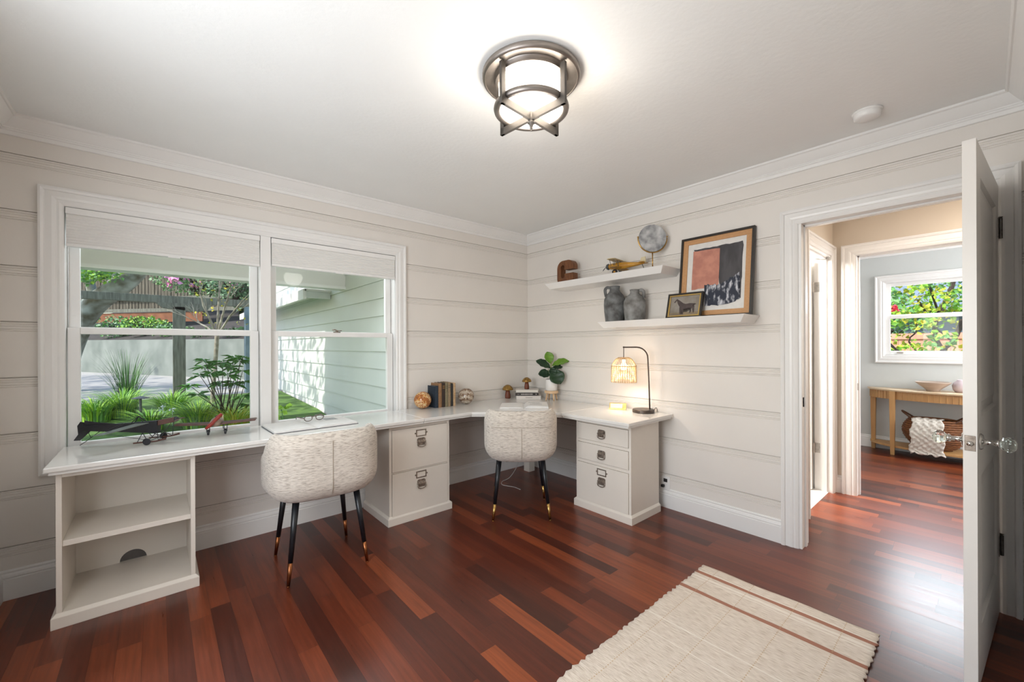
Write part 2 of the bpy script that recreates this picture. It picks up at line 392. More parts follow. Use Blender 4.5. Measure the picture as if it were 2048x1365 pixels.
# cellular shades
shade_m = mat('shade_fabric', (228, 226, 222), .75, noise=(226, 224, 220), scale=8)
def shade(x0, x1, ztop, zbot, label):
    t = empty('cellular_shade', ((x0 + x1) / 2, .0, zbot), label, 'window shade')
    bm = B(); box(bm, x0, x1, -.022, .028, ztop - .036, ztop); mesh_obj('headrail', bm, trim_m, t, world=True, bevel=.004)
    n = 11; z1 = ztop - .036; z0 = zbot + .016; poly = []
    for i in range(n):
        a = z1 - (z1 - z0) * i / n; b = z1 - (z1 - z0) * (i + .5) / n
        poly += [(-.0135, a), (-.0170, b)]
    poly += [(-.0135, z0)]
    back = [(.024 - (-.02 - y) * 0, z) for y, z in poly[::-1]]
    bm = B(); prism(bm, poly + [(.016, z0), (.016, z1)], x0 + .003, x1 - .003, 'x')
    mesh_obj('pleats', bm, shade_m, t, world=True)
    bm = B(); box(bm, x0 + .002, x1 - .002, -.022, .018, zbot, zbot + .016); mesh_obj('bottom_rail', bm, trim_m, t, world=True, bevel=.003)
    bm = B(); box(bm, (x0 + x1) / 2 - .03, (x0 + x1) / 2 + .03, -.028, -.018, zbot - .006, zbot + .004); mesh_obj('pull_tab', bm, trim_m, t, world=True, bevel=.002)
shade(-3.480, -2.558, 2.076, 1.862, 'white pleated shade pulled up over the left half of the big window')
shade(-2.488, -1.560, 2.074, 1.876, 'white pleated shade pulled up over the right half of the big window')

# ------------------------------------------------------------------ doorway 1 (to the hall)
d1 = mkempty_struct('door_1', (0, -2.94, 0))
bm = B(); casing(bm, 'x', 0, -1, -3.432, -2.442, 0, 2.168, bottom=False); mesh_obj('door_casing', bm, trim_m, d1, world=True)
bm = B(); casing(bm, 'x', .13, 1, -3.432, -2.452, 0, 2.168, bottom=False); mesh_obj('door_casing', bm, trim_m, d1, world=True)
bm = B(); box(bm, -.006, .136, DY1 - .004, DY1 + .013, 0, DZ + .008); box(bm, -.006, .136, DY0 - .012, DY0 + .004, 0, DZ + .008); box(bm, -.006, .136, DY0, DY1, DZ - .012, DZ + .008)
box(bm, .05, .085, DY1 - .012, DY1, 0, DZ - .012); box(bm, .05, .085, DY0, DY0 + .012, 0, DZ - .012); box(bm, .05, .085, DY0, DY1, DZ - .024, DZ - .012)
mesh_obj('door_jamb', bm, trim_m, d1, world=True, bevel=.002)
bm = B(); box(bm, .014, .044, DY1 - .004, DY1 - .001, .905, .965); mesh_obj('strike_plate', bm, chrome_m, d1, world=True)
# open door leaf (moves on its hinges: a thing of its own)
dl = empty('panel_door', (-.028, -3.325, 0), 'white two-panel door standing open at the right, glass knobs on both faces', 'door', R_(180 - 4.6))
# local: x from hinge 0 to latch .785, y: thickness 0..-.036 ; local +y faces the doorway side
DW, DT, DH = .782, .036, 2.066
def door_leaf(parent, DW, DT, DH, y0=0.):
    bm = B(); st = .115
    pz = [(.22, .80), (1.02, DH - .12)]
    box(bm, 0, st, y0, y0 + DT, .012, DH); box(bm, DW - st, DW, y0, y0 + DT, .012, DH)
    zz = [.012, .22, .80, 1.02, DH - .12, DH]
    for a, b in ((0, 1), (2, 3), (4, 5)): box(bm, st, DW - st, y0, y0 + DT, zz[a], zz[b])
    mesh_obj('door_frame_rails', bm, door_m, parent)
    for a, b in pz:
        bm = B(); x0, x1 = st, DW - st
        for sgn, yy in ((1, y0 + DT), (-1, y0)):
            # sloped moulding then recessed flat field with raised centre
            ins = [(0, 0), (.012, .010), (.030, .010), (.055, .004)]
            lp = [[bm.verts.new((u, yy - sgn * d, z)) for u, z in ((x0 + i, a + i), (x1 - i, a + i), (x1 - i, b - i), (x0 + i, b - i))] for i, d in ins]
            for p, q in zip(lp, lp[1:]):
                for k in range(4): bm.faces.new((p[k], p[(k + 1) % 4], q[(k + 1) % 4], q[k]))
            bm.faces.new(lp[-1])
        mesh_obj('door_panel', bm, door_m, parent)
door_leaf(dl, DW, DT, DH)
def knob_set(parent, x, y, z, s):
    """rosette + shank + glass knob, sticking out along s*y"""
    Mx = Matrix.Translation((x, y, z)) @ Matrix.Rotation(R_(-90 * s), 4, 'X')
    bm = B(); lathe(bm, [(0, 0), (.031, 0), (.031, .004), (.026, .009), (.012, .011), (.009, .016), (.009, .038), (.013, .040), (.015, .046), (.012, .052), (0, .052)], seg=28); xform(bm, Mx)
    k = mesh_obj('door_knob', bm, chrome_m, parent, smooth=True); k['label'] = 'chrome rosette with faceted glass knob'
    bm = B(); lathe(bm, [(0, .050), (.012, .050), (.022, .056), (.028, .068), (.027, .078), (.018, .088), (.008, .091), (0, .091)], seg=12); xform(bm, Mx)
    mesh_obj('glass_knob', bm, crystal_m, k)
knob_set(dl, DW - .065, DT, .932, 1); knob_set(dl, DW - .065, 0, .932, -1)
bm = B(); box(bm, DW, DW + .0025, .004, DT - .004, .903, .960); mesh_obj('latch_plate', bm, pewter_m, dl, bevel=.001)
bm = B(); lathe(bm, [(0, 0), (.009, 0), (.009, .010), (0, .012)], seg=16); xform(bm, Matrix.Translation((DW + .002, DT / 2, .931)) @ Matrix.Rotation(R_(90), 4, 'Y')); mesh_obj('latch_bolt', bm, chrome_m, dl, smooth=True)
for z in (1.86, .33):
    bm = B(); tube(bm, [(-.008, DT + .006, z - .048), (-.008, DT + .006, z + .048)], .0075, 12); tube(bm, [(-.008, DT + .006, z + .048), (-.008, DT + .006, z + .056)], [.004, .009], 12)
    box(bm, -.004, .030, DT, DT + .002, z - .046, z + .046); box(bm, -.010, -.006, 0, DT + .006, z - .046, z + .046)
    mesh_obj('door_hinge', bm, hinge_m, dl)

# ------------------------------------------------------------------ hall, second doorway, bedroom shell
bm = B(); box(bm, .13, .66, -2.43, -2.31, 0, H); box(bm, 1.39, 1.45, -2.43, -2.31, 0, H); box(bm, .66, 1.39, -2.43, -2.31, 2.083, H); struct('wall_hall_left', bm, hall_m)
F0, F1 = -3.42, -2.590
bm = B(); box(bm, 1.45, 1.58, F1, -2.31, 0, H); box(bm, 1.45, 1.58, -4.6, F0, 0, H); box(bm, 1.45, 1.58, F0, F1, 2.083, H); struct('wall_hall_far', bm, hall_m)
struct('wall_hall_right', boxb(.0, 1.58, -4.72, -4.6, 0, H), hall_m)
struct('wall_hall_near', boxb(.0, .13, -4.6, YR - .1, 0, H), hall_m)
d2 = mkempty_struct('door_2', (1.45, -3.0, 0))
bm = B(); casing(bm, 'x', 1.45, -1, F0 - .09, F1 + .098, 0, 2.166, bottom=False); mesh_obj('door_casing', bm, trim_m, d2, world=True)
bm = B(); box(bm, 1.444, 1.60, F1 - .004, F1 + .013, 0, 2.085); box(bm, 1.444, 1.60, F0 - .013, F0 + .004, 0, 2.085); box(bm, 1.444, 1.60, F0, F1, 2.071, 2.085)
box(bm, 1.50, 1.53, F1 - .014, F1, 0, 2.073); box(bm, 1.50, 1.53, F0, F1, 2.062, 2.073); mesh_obj('door_jamb', bm, trim_m, d2, world=True)
bm = B(); box(bm, 1.462, 1.49, F1 - .007, F1 - .003, .91, .97); mesh_obj('strike_plate', bm, chrome_m, d2, world=True)
d3 = mkempty_struct('door_3', (1.0, -2.43, 0))
bm = B(); casing(bm, 'y', -2.43, -1, .575, 1.448, 0, 2.168, bottom=False, W=.085); mesh_obj('door_casing', bm, trim_m, d3, world=True)
bm = B(); box(bm, .652, .668, -2.436, -2.31, 0, 2.083); box(bm, 1.372, 1.392, -2.436, -2.31, 0, 2.083); box(bm, .66, 1.39, -2.43, -2.31, 2.073, 2.09)
box(bm, 1.360, 1.372, -2.40, -2.362, 0, 2.073); box(bm, .668, 1.372, -2.40, -2.362, 2.060, 2.073); mesh_obj('door_jamb', bm, trim_m, d3, world=True)
dl2 = empty('panel_door', (1.345, -2.300, 0), 'white door swung open into the bright bathroom beside the hall', 'door', R_(90))
door_leaf(dl2, .69, .034, 2.06)
for z in (1.82, .38):
    bm = B(); tube(bm, [(-.008, -.006, z - .045), (-.008, -.006, z + .045)], .007, 10); box(bm, -.050, -.010, -.030, -.0265, z - .044, z + .044)
    h = mesh_obj('door_hinge', bm, hinge2_m, dl2)
baseboard('baseboard_hall_left', 'y', -2.43, -1, .13, .58)
baseboard('baseboard_hall_far', 'x', 1.45, -1, F1 + .096, -2.43)
bm = B(); box(bm, .09, .13, -2.31, -.9, 0, H); box(bm, .13, 1.46, -1.0, -.9, 0, H); box(bm, 1.40, 1.46, -2.31, -.9, 0, H); struct('wall_bathroom', bm, tile_m)
bm = B(); BW0, BW1, BZ0, BZ1 = -3.42, -2.475, 1.16, 2.09
box(bm, 3.8, 3.93, BW1, -1.6, 0, H); box(bm, 3.8, 3.93, -5.2, BW0, 0, H); box(bm, 3.8, 3.93, BW0, BW1, 0, BZ0); box(bm, 3.8, 3.93, BW0, BW1, BZ1, H)
struct('wall_bedroom_far', bm, bed_m)
bm = B(); box(bm, 1.45, 3.9, -1.6, -1.5, 0, H); struct('wall_bedroom_left', bm, bed_m)
bm = B(); box(bm, 1.58, 3.9, -5.3, -5.2, 0, H); struct('wall_bedroom_right', bm, bed_m)
bm = B(); box(bm, 1.575, 1.60, -2.49, -1.6, 0, H); box(bm, 1.575, 1.60, -5.2, F0 - .1, 0, H); box(bm, 1.575, 1.60, F0 - .1, -2.49, 2.17, H); struct('wall_bedroom_near', bm, bed_m)
baseboard('baseboard_bedroom_far', 'x', 3.8, -1, -5.2, -1.6)
struct('trim_2', crown([(a * .9, z) for a, z in cp], 1.60, 3.8, -5.2, -1.6), trim_m)
win2 = mkempty_struct('window_2', (3.8, -2.95, 1.1))
bm = B(); casing(bm, 'x', 3.8, -1, -3.50, -2.400, 1.077, 2.165); mesh_obj('window_casing', bm, trim_m, win2, world=True)
bm = B(); box(bm, 3.79, 3.92, BW1 - .02, BW1, BZ0, BZ1); box(bm, 3.79, 3.92, BW0, BW0 + .02, BZ0, BZ1); box(bm, 3.79, 3.92, BW0, BW1, BZ0, BZ0 + .02); box(bm, 3.79, 3.92, BW0, BW1, BZ1 - .02, BZ1)
mesh_obj('window_frame', bm, trim_m, win2, world=True)
for (z0, z1, xx) in ((1.63, 2.07, 3.86), (1.18, 1.665, 3.825)):
    bm = B(); a, b = BW0 + .02, BW1 - .02; st = .045
    box(bm, xx, xx + .03, a, a + st, z0, z1); box(bm, xx, xx + .03, b - st, b, z0, z1); box(bm, xx, xx + .03, a + st, b - st, z0, z0 + .045); box(bm, xx, xx + .03, a + st, b - st, z1 - .04, z1)
    s = mesh_obj('sash', bm, trim_m, win2, world=True, bevel=.002)
    g = boxb(xx + .013, xx + .016, a + st - .004, b - st + .004, z0 + .041, z1 - .036); bmesh.ops.translate(g, verts=g.verts, vec=-win2.location); mesh_obj('glass_pane', g, glass_m, s)
bm = B(); box(bm, 3.812, 3.825, -2.66, -2.60, 1.195, 1.208); mesh_obj('sash_lift', bm, pewter_m, win2, world=True, bevel=.003)

# ------------------------------------------------------------------ built desk
def slab(name, poly, label):
    bm = B(); prism(bm, poly, .737, .760); 
    cx = sum(p[0] for p in poly) / len(poly); cy = sum(p[1] for p in poly) / len(poly)
    t = mesh_obj(name, bm, desk_m, None, bevel=.004)
    tag(t, label, 'worktop')
    return t, poly
def inset_strip(parent, pts):
    bm = B()
    for (a, b, c, d) in pts: box(bm, a, b, c, d, .722, .737)
    mesh_obj('edge_moulding', bm, desk_m, parent)
GAP = .0008
t, _ = slab('worktop', [(-3.490, -.560), (-1.585 - GAP, -.560), (-1.585 - GAP, -.031), (-3.490, -.031)], 'long glossy white worktop under the big window, carrying two dark model planes')
inset_strip(t, [(-3.475, -1.586, -.547, -.530), (-3.475, -3.459, -.530, -.035)])
t, _ = slab('worktop', [(-1.585 + GAP, -.560), (-1.148, -.560), (-.635, -1.073), (-.022, -1.073), (-.022, -.022), (-1.46, -.022), (-1.46, -.031), (-1.585 + GAP, -.031)], 'white corner worktop with an angled front edge where the two walls meet')
bm = B(); prism(bm, [(-1.584, -.547), (-1.143, -.547), (-.622, -1.068), (-.622, -1.072), (-.600, -1.072), (-.600, -1.062), (-1.134, -.530), (-1.584, -.530)], .722, .737); mesh_obj('edge_moulding', bm, desk_m, t)
t, _ = slab('worktop', [(-.635, -1.0745), (-.635, -1.700), (-.022, -1.700), (-.022, -1.0745)], 'short white worktop below the shelves, holding the rattan lamp')
inset_strip(t, [(-.622, -.605, -1.687, -1.076), (-.605, -.022, -1.687, -1.670)])

def base_plinth(bm, x0, x1, y0, y1, h=.052, t=.016):
    """plinth ring with a sloped top edge"""
    v = [(x0 - t, y0 - t, 0), (x1 + t, y0 - t, 0), (x1 + t, y1, 0), (x0 - t, y1, 0)]
    v2 = [(a, b, h) for a, b, _ in v]
    hexa(bm, v, v2)
    v3 = [(x0 - t, y0 - t, h), (x1 + t, y0 - t, h), (x1 + t, y1, h), (x0 - t, y1, h)]
    v4 = [(x0 - .001, y0 - .001, h + .014), (x1 + .001, y0 - .001, h + .014), (x1 + .001, y1, h + .014), (x0 - .001, y1, h + .014)]
    hexa(bm, v3, v4)
def cup_pull(parent, Mx, w=.068, h=.062):
    bm = B()
    prism(bm, [(-w / 2, -.006), (-w / 2, .022), (-w * .36, .030), (w * .36, .030), (w / 2, .022), (w / 2, -.006)], 0, .004, 'z')
    prism(bm, [(-w * .46, -.006), (-w * .46, -.028), (w * .46, -.028), (w * .46, -.006)], 0, .0025, 'z')
    # bulged hood
    for i in range(6):
        a0, a1 = math.pi * i / 6, math.pi * (i + 1) / 6
    prism(bm, [(.004, -.002), (.014, .002), (.017, .010), (.012, .018), (.004, .021)], -w * .44, w * .44, 'x') if False else None
    q = B(); prism(q, [(.018, .003), (.004, .013), (-.004, .014), (-.008, .004)], -w * .42, w * .42, 'x')
    me = bpy.data.meshes.new('t'); q.to_mesh(me); q.free(); bm.from_mesh(me); bpy.data.meshes.remove(me)
    # bail handle
    pts = [(-w * .47, .0, .008), (-w * .49, -.018, .012), (-w * .44, -.030, .013), (-w * .22, -.036, .014), (0, -.038, .014), (w * .22, -.036, .014), (w * .44, -.030, .013), (w * .49, -.018, .012), (w * .47, .0, .008)]
    tube(bm, pts, .0036, 8)
    for sx in (-1, 1):
        sphere(bm, (sx * w * .47, .0, .007), .006, 10, 6); sphere(bm, (sx * w * .30, .022, .005), .003, 8, 6)
    xform(bm, Mx); mesh_obj('cup_pull', bm, pewter_m, parent, smooth=False)
def label_holder(parent, Mx, w=.085, h=.052):
    bm = B(); t = .007
    box(bm, -w / 2, w / 2, h / 2 - t, h / 2, 0, .004); box(bm, -w / 2, w / 2, -h / 2, -h / 2 + t, 0, .004)
    box(bm, -w / 2, -w / 2 + t, -h / 2 + t, h / 2 - t, 0, .004); box(bm, w / 2 - t, w / 2, -h / 2 + t, h / 2 - t, 0, .004)
    for s in (-1, 1): lathe(bm, [(0, 0), (.006, 0), (.006, .003), (0, .005)], (s * (w / 2 + .005), 0, 0), 10)
    xform(bm, Mx); o = mesh_obj('label_holder', bm, pewter_m, parent)
    return o
def drawer(parent, w, z0, z1, holder, base):
    """front in local xz, outward -y; local origin at cabinet floor centre front"""
    bm = boxb(-w / 2, w / 2, -.006, .30, z0, z1); d = mesh_obj('drawer', bm, cab_m, parent, bevel=.0015)
    zc = base
    Mx = Matrix.Translation((0, -.006, zc)) @ Matrix.Rotation(R_(90), 4, 'X')
    cup_pull(d, Mx)
    if holder is not None:
        Mx = Matrix.Translation((0, -.006, holder)) @ Matrix.Rotation(R_(90), 4, 'X'); label_holder(d, Mx)
def file_cabinet(name, loc, rot, w, dep, drawers, label):
    t = empty(name, loc, label, 'cabinet', rot)
    bm = B(); T_ = .018; h = .721; zf = .062
    box(bm, -w / 2, -w / 2 + T_, 0, dep, .0, h); box(bm, w / 2 - T_, w / 2, 0, dep, .0, h); box(bm, -w / 2 + T_, w / 2 - T_, dep - .01, dep, 0, h)
    box(bm, -w / 2 + T_, w / 2 - T_, 0, dep - .01, h - .026, h); 
    zs = [zf] + [v for d in drawers for v in (d[0], d[1])]
    edges = sorted([d[0] for d in drawers] + [d[1] for d in drawers])
    box(bm, -w / 2 + T_, w / 2 - T_, 0, dep - .01, 0, edges[0] - .0025)
    for a, b in zip(edges[1::2], edges[2::2]): box(bm, -w / 2 + T_, w / 2 - T_, 0, .03, a + .0025, b - .0025)
    box(bm, -w / 2 + T_, w / 2 - T_, 0, .03, edges[-1] + .0025, h - .026)
    mesh_obj('carcass', bm, cab_m, t)
    bm = B(); base_plinth(bm, -w / 2, w / 2, 0, dep); mesh_obj('plinth', bm, cab_m, t, bevel=.0015)
    for z0, z1, holder, pull in drawers: drawer(t, w - 2 * T_ - .005, z0, z1, holder, pull)
    return t
file_cabinet('file_cabinet', (-1.582, -.495, 0), 0, .506, .455, [(.383, .690, .645, .578), (.062, .370, .330, .262)], 'white two-drawer file cabinet between the two fabric chairs')
file_cabinet('drawer_cabinet', (-.503, -1.376, 0), R_(-90), .512, .385, [(.553, .684, None, .622), (.393, .526, None, .462), (.068, .365, .322, .252)], 'white three-drawer cabinet under the end of the worktop with the lamp')
# open bookcase
t = empty('open_bookcase', (-3.203, -.494, 0), 'white open bookcase holding up the near left end of the desk', 'bookcase')
bm = B(); X0, X1 = -.257, .257; Tk = .020
box(bm, X0, X0 + Tk, 0, .45, 0, .721); mesh_obj('side_panel', bm, cab_m, t, bevel=.0015)
bm = B(); box(bm, X1 - Tk, X1, 0, .45, 0, .721); mesh_obj('side_panel', bm, cab_m, t, bevel=.0015)
hx, hz, hr = -.006, .066, .058
bm = B()   # back with a half-moon cable hole
xs0, xs1 = X0 + Tk, X1 - Tk; yb = .432
arc = [(hx + hr * math.cos(a), hz + hr * math.sin(a)) for a in [math.pi * i / 16 for i in range(17)]]
poly = [(xs0, .062), (hx - hr, hz)] + arc[::-1][1:-1] + [(hx + hr, hz), (xs1, .062), (xs1, .721), (xs0, .721)]
prism(bm, poly, yb, yb + .012, 'y'); mesh_obj('back_panel', bm, cab_m, t)
bm = B(); prism(bm, [(hx - hr, hz)] + arc[::-1][1:-1] + [(hx + hr, hz)], yb + .012, yb + .015, 'y'); o = mesh_obj('hole_shade_sheet', bm, mat('hole_shade_grey', (104, 100, 97), .7, noise=(94, 90, 87), scale=20), t); o['label'] = 'grey half-moon sheet shading the cable hole'  # sheet behind the hole; the hole's shade is put into its grey
for z0, z1, y0 in ((.040, .064, .0), (.368, .394, .012), (.695, .721, .0)):
    bm = boxb(xs0, xs1, y0, yb, z0, z1); mesh_obj('shelf', bm, cab_m, t, bevel=.0015)
bm = B(); base_plinth(bm, X0, X1, 0, .455); box(bm, X0, X1, -.0, .455, 0, .03)
mesh_obj('plinth', bm, cab_m, t, bevel=.0015)
# corner support leg
bm = boxb(-.20, -.12, -.23, -.15, 0, .737); tag(mesh_obj('support_post', bm, cab_m, bevel=.002), 'square white support leg under the desk in the room corner', 'support post')

# white cable on floor under the corner desk
def smooth_pts(p, n=6):
    out = []; P = [Vector(q) for q in p]; P = [P[0]] + P + [P[-1]]
    for i in range(1, len(P) - 2):
        for k in range(n):
            s = k / n; a, b, c, d = P[i - 1], P[i], P[i + 1], P[i + 2]
            out.append(.5 * ((2 * b) + (-a + c) * s + (2 * a - 5 * b + 4 * c - d) * s * s + (-a + 3 * b - 3 * c + d) * s ** 3))
    out.append(P[-2]); return out
bm = B(); tube(bm, smooth_pts([(-.26, -.17, .30), (-.33, -.21, .12), (-.48, -.26, .02), (-.60, -.28, .0035), (-.66, -.36, .0035), (-.62, -.47, .0035), (-.62, -.56, .0035)]), .0033, 8)
tag(mesh_obj('power_cable', bm, wht_cable, smooth=True), 'thin white cable trailing on the floor below the corner desk', 'cable')

# ------------------------------------------------------------------ chairs
def chair(loc, rot, label, w=.295, tip=None, seams='v'):
    t = empty('desk_chair', loc, label, 'chair', rot, 'fabric desk chairs')
    a, b = w, .29
    z0, z1 = .435, .812
    bm = B(); rings = []; NP = 44
    ang0, ang1 = R_(152), R_(388)
    # closed section profile: (inset from outer plan, z); fraction heights
    sec = []
    hh = z1 - z0
    for i in range(11):      # outer, bottom to top
        s = i / 10
        z = z0 + hh * s
        inset = .062 * (max(0, 1 - s / .30)) ** 2.2 + .022 * (max(0, (s - .88) / .12)) ** 2
        sec.append((inset, z))
    sec += [(.034, z1 + .010), (.052, z1 + .008), (.068, z1 - .010), (.078, z1 - .05), (.085, z0 + .19), (.095, z0 + .08), (.11, z0 + .01)]
    for i in range(NP + 1):
        th = ang0 + (ang1 - ang0) * i / NP
        c, s = math.cos(th), math.sin(th); e = 2 / 3.4
        def P(off, aa=a, bb=b):
            A_, B_ = aa - off, bb - off
            return (A_ * math.copysign(abs(c) ** e, c), B_ * math.copysign(abs(s) ** e, s))
        # ends taper
        endt = min(i, NP - i) / 5.
        k = 1 if endt >= 1 else math.sqrt(1 - (1 - endt) ** 2) * .95 + .05
        ring = []
        mid = .05; zm = (z0 + z1) / 2
        drop = .0
        yl = -b * 0 + (b * math.copysign(abs(s) ** e, s)); q_ = min(1, max(0, (yl + .13) / .17)); dtop = .125 * q_ * q_ * (3 - 2 * q_)
        for inset, z in sec:
            z = z0 + (z - z0) * (1 - dtop / hh)
            off = mid + (inset - mid) * k; zz = zm + (z - zm) * (.72 + .28 * k)
            x, y = P(off); ring.append(bm.verts.new((x, y, zz)))
        rings.append(ring)
    n = len(sec)
    for p, q in zip(rings, rings[1:]):
        for j in range(n): bm.faces.new((p[j], p[(j + 1) % n], q[(j + 1) % n], q[j]))
    bm.faces.new(rings[0][::-1]); bm.faces.new(rings[-1])
    o = mesh_obj('backrest', bm, boucle_m, t, smooth=True); o.modifiers.new('sub', 'SUBSURF').levels = 1; o.modifiers['sub'].render_levels = 1
    # seams
    bm = B(); sv = []
    for inset, z in sec[1:10]:
        sv.append((0.0, -(b - inset) - .0005, z))
    tube(bm, sv if seams == 'v' else sv[:7], .0022, 6)
    if seams == 't':
        pts = []
        for i in range(13):
            th = R_(228) + R_(84) * i / 12; c, s = math.cos(th), math.sin(th); e = 2 / 3.4
            pts.append(((a) * math.copysign(abs(c) ** e, c), (b + .0005) * math.copysign(abs(s) ** e, s), z0 + hh * .72))
        tube(bm, pts, .002, 6)
    mesh_obj('seam', bm, mat('seam_thread', (176, 163, 148), .9, noise=(160, 148, 134), scale=50), t)
    # seat: rounded superellipse cushion
    bm = B(); prof = [(.86, .425), (.96, .432), (1.0, .45), (1.0, .475), (.96, .492), (.8, .500), (0, .503)]
    rr = []
    for sc, z in prof:
        if sc == 0: rr.append([bm.verts.new((0, .01, z))]); continue
        rr.append([bm.verts.new((.205 * sc * math.copysign(abs(math.cos(2 * math.pi * k / 40)) ** (2 / 3.2), math.cos(2 * math.pi * k / 40)), .01 + .215 * sc * math.copysign(abs(math.sin(2 * math.pi * k / 40)) ** (2 / 3.2), math.sin(2 * math.pi * k / 40)), z)) for k in range(40)])
    for p, q in zip(rr, rr[1:]):
        for k in range(40):
            if len(q) == 1: bm.faces.new((p[k], p[(k + 1) % 40], q[0]))
            else: bm.faces.new((p[k], p[(k + 1) % 40], q[(k + 1) % 40], q[k]))
    bm.faces.new(rr[0][::-1])
    mesh_obj('seat', bm, boucle_m, t, smooth=True)
    bm = B(); box(bm, -.12, .12, -.13, .13, .412, .428); mesh_obj('seat_base', bm, black_m, t, bevel=.01)
    for sx in (-1, 1):
        for sy in (-1, 1):
            top = Vector((sx * .165, sy * .165 + .0, .432)); foot = Vector((sx * .213, sy * .215, 0))
            d = foot - top; q = top + d * .72
            bm = B(); tube(bm, [top, q], [.0185, .0125], 16); lg = mesh_obj('leg', bm, black_m, t, smooth=False)
            for p in lg.data.polygons: p.use_smooth = len(p.vertices) == 4
            bm = B(); tube(bm, [q, q + d * .27], [.0127, .0085], 16); tube(bm, [q + d * .27, q + d * .28], [.0085, .008], 12)
            m_ = tip if sy < 0 else copper_m
            tp = mesh_obj('leg_tip', bm, tip, lg, smooth=False)
            for p in tp.data.polygons: p.use_smooth = len(p.vertices) == 4
    return t
chair((-2.345, -.640, 0), R_(-3), 'cream tweed tub chair with copper-tipped black legs below the window, vertical back seam', .308, copper_m, 'v')
chair((-.915, -.887, 0), R_(-39.6), 'cream tweed tub chair with brass-tipped black legs at the corner desk', .283, brass_m, 't')

# ------------------------------------------------------------------ floating shelves
def ledge(y0, y1, zt, label):
    t = B(); dx, h, ins = .28, .052, .036
    hexa(t, [(-dx + ins, y0 + ins, zt - h), (0, y0 + ins, zt - h), (0, y1 - ins, zt - h), (-dx + ins, y1 - ins, zt - h)],
         [(-dx, y0, zt), (0, y0, zt), (0, y1, zt), (-dx, y1, zt)])
    return tag(mesh_obj('floating_shelf', t, trim_m, bevel=.0015), label, 'shelf')
ledge(-1.762, -.540, 1.898, 'upper white floating shelf holding the wooden letter and toy biplane')
ledge(-2.316, -1.165, 1.503, 'lower white floating shelf holding two grey jugs and framed pictures')
SU, SL = 1.898, 1.503

# wooden letter C
wood_m = mat('dark_wood', (126, 78, 42), .5, noise=(92, 52, 26), scale=18, bump=.3, bscale=60, stretch=(6, 6, .8))
bm = B(); W2, HH, r_ = .099, .222, .075
def arcp(cx, cz, r, a0, a1, n=10): return [(cx + r * math.cos(R_(a0 + (a1 - a0) * i / n)), cz + r * math.sin(R_(a0 + (a1 - a0) * i / n))) for i in range(n + 1)]
# drawn in (u=-y, z): u grows to the right in the photo
outer = [(W2, .098)] if False else []
poly = [(W2, .134), (W2, HH - .06)] + arcp(W2 - .06, HH - .06, .06, 0, 90) + arcp(-W2 + .075, HH - .075, .075, 90, 180) + arcp(-W2 + .05, .05, .05, 180, 270) + arcp(W2 - .05, .05, .05, 270, 360) + [(W2, .096), (-.006, .096)] \
     + arcp(-.029, .078, .023, 0, -180, 8) + arcp(-.029, .158, .023, 180, 0, 8) + [(-.006, .134)]
seen = []
for p in poly:
    if not seen or (abs(p[0] - seen[-1][0]) + abs(p[1] - seen[-1][1])) > 1e-4: seen.append(p)
prism(bm, [(-u, z) for u, z in seen], -.035, .035, 'x')
o = mesh_obj('wooden_letter', bm, wood_m); o.location = (-.115, -.686, SU); tag(o, 'brown wooden block letter C on the left end of the upper shelf', 'letter')

# marble disc on brass stand
marble_m = mat('grey_marble', (214, 214, 214), .25, noise=(118, 120, 122), scale=14, bump=.05, detail=8)
t = empty('marble_disc_sculpture', (-.14, -1.598, SU), 'grey marble disc in a brass half-ring stand, right end of upper shelf', 'ornament', R_(-43))
bm = B(); lathe(bm, [(0, -.008), (.105, -.008), (.108, -.004), (.108, .004), (.105, .008), (0, .008)], seg=40); xform(bm, Matrix.Translation((0, 0, .252)) @ Matrix.Rotation(R_(90), 4, 'X'))
mesh_obj('disc', bm, marble_m, t, smooth=False)
bm = B(); tube(bm, [(.113 * math.cos(R_(a)), 0, .252 + .113 * math.sin(R_(a))) for a in range(175, 366, 8)], .005, 10); sphere(bm, (-.113, 0, .262), .007, 10, 8); sphere(bm, (.113, 0, .262), .007, 10, 8)
mesh_obj('half_ring', bm, brass_m, t, smooth=True)
bm = B(); tube(bm, [(0, 0, .008), (0, 0, .139)], .0048, 12); mesh_obj('stem', bm, brass_m, t, smooth=True)
bm = B(); lathe(bm, [(0, 0), (.055, 0), (.055, .008), (0, .010)], seg=32); mesh_obj('base', bm, brass_m, t)

# toy biplane on the upper shelf (nose towards the corner = +y)
ylw = mat('toy_yellow', (196, 146, 52), .4, noise=(170, 118, 36), scale=25, bump=.1)
crm = mat('toy_cream', (214, 200, 166), .45, noise=(200, 182, 140), scale=25, bump=.1)
red_m = mat('toy_red', (120, 46, 34), .45, noise=(96, 36, 28), scale=30, bump=.1)
gry = mat('toy_grey', (96, 100, 102), .45, .5, noise=(70, 74, 76), scale=40, bump=.1)
t = empty('model_biplane', (-.13, -1.315, SU), 'small yellow model biplane on the upper shelf left of the marble disc', 'model airplane', R_(8))
bm = B(); tube(bm, [(0, .125, .085), (0, .11, .085), (0, .05, .082), (0, -.02, .080), (0, -.10, .078), (0, -.19, .078)], [.018, .024, .030, .028, .018, .007], 14, flat=1.0); mesh_obj('fuselage', bm, ylw, t, smooth=True)
bm = B(); lathe(bm, [(0, 0), (.022, 0), (.027, .012), (.022, .022), (.008, .026), (0, .030)], seg=16); xform(bm, Matrix.Translation((0, .122, .085)) @ Matrix.Rotation(R_(-90), 4, 'X')); mesh_obj('engine', bm, gry, t, smooth=True)
bm = B()
for s in (-1, 1): tube(bm, [(0, .155, .085), (s * .030, .157, .085 + s * .022), (s * .052, .156, .085 + s * .040)], [.004, .006, .003], 8, flat=.4)
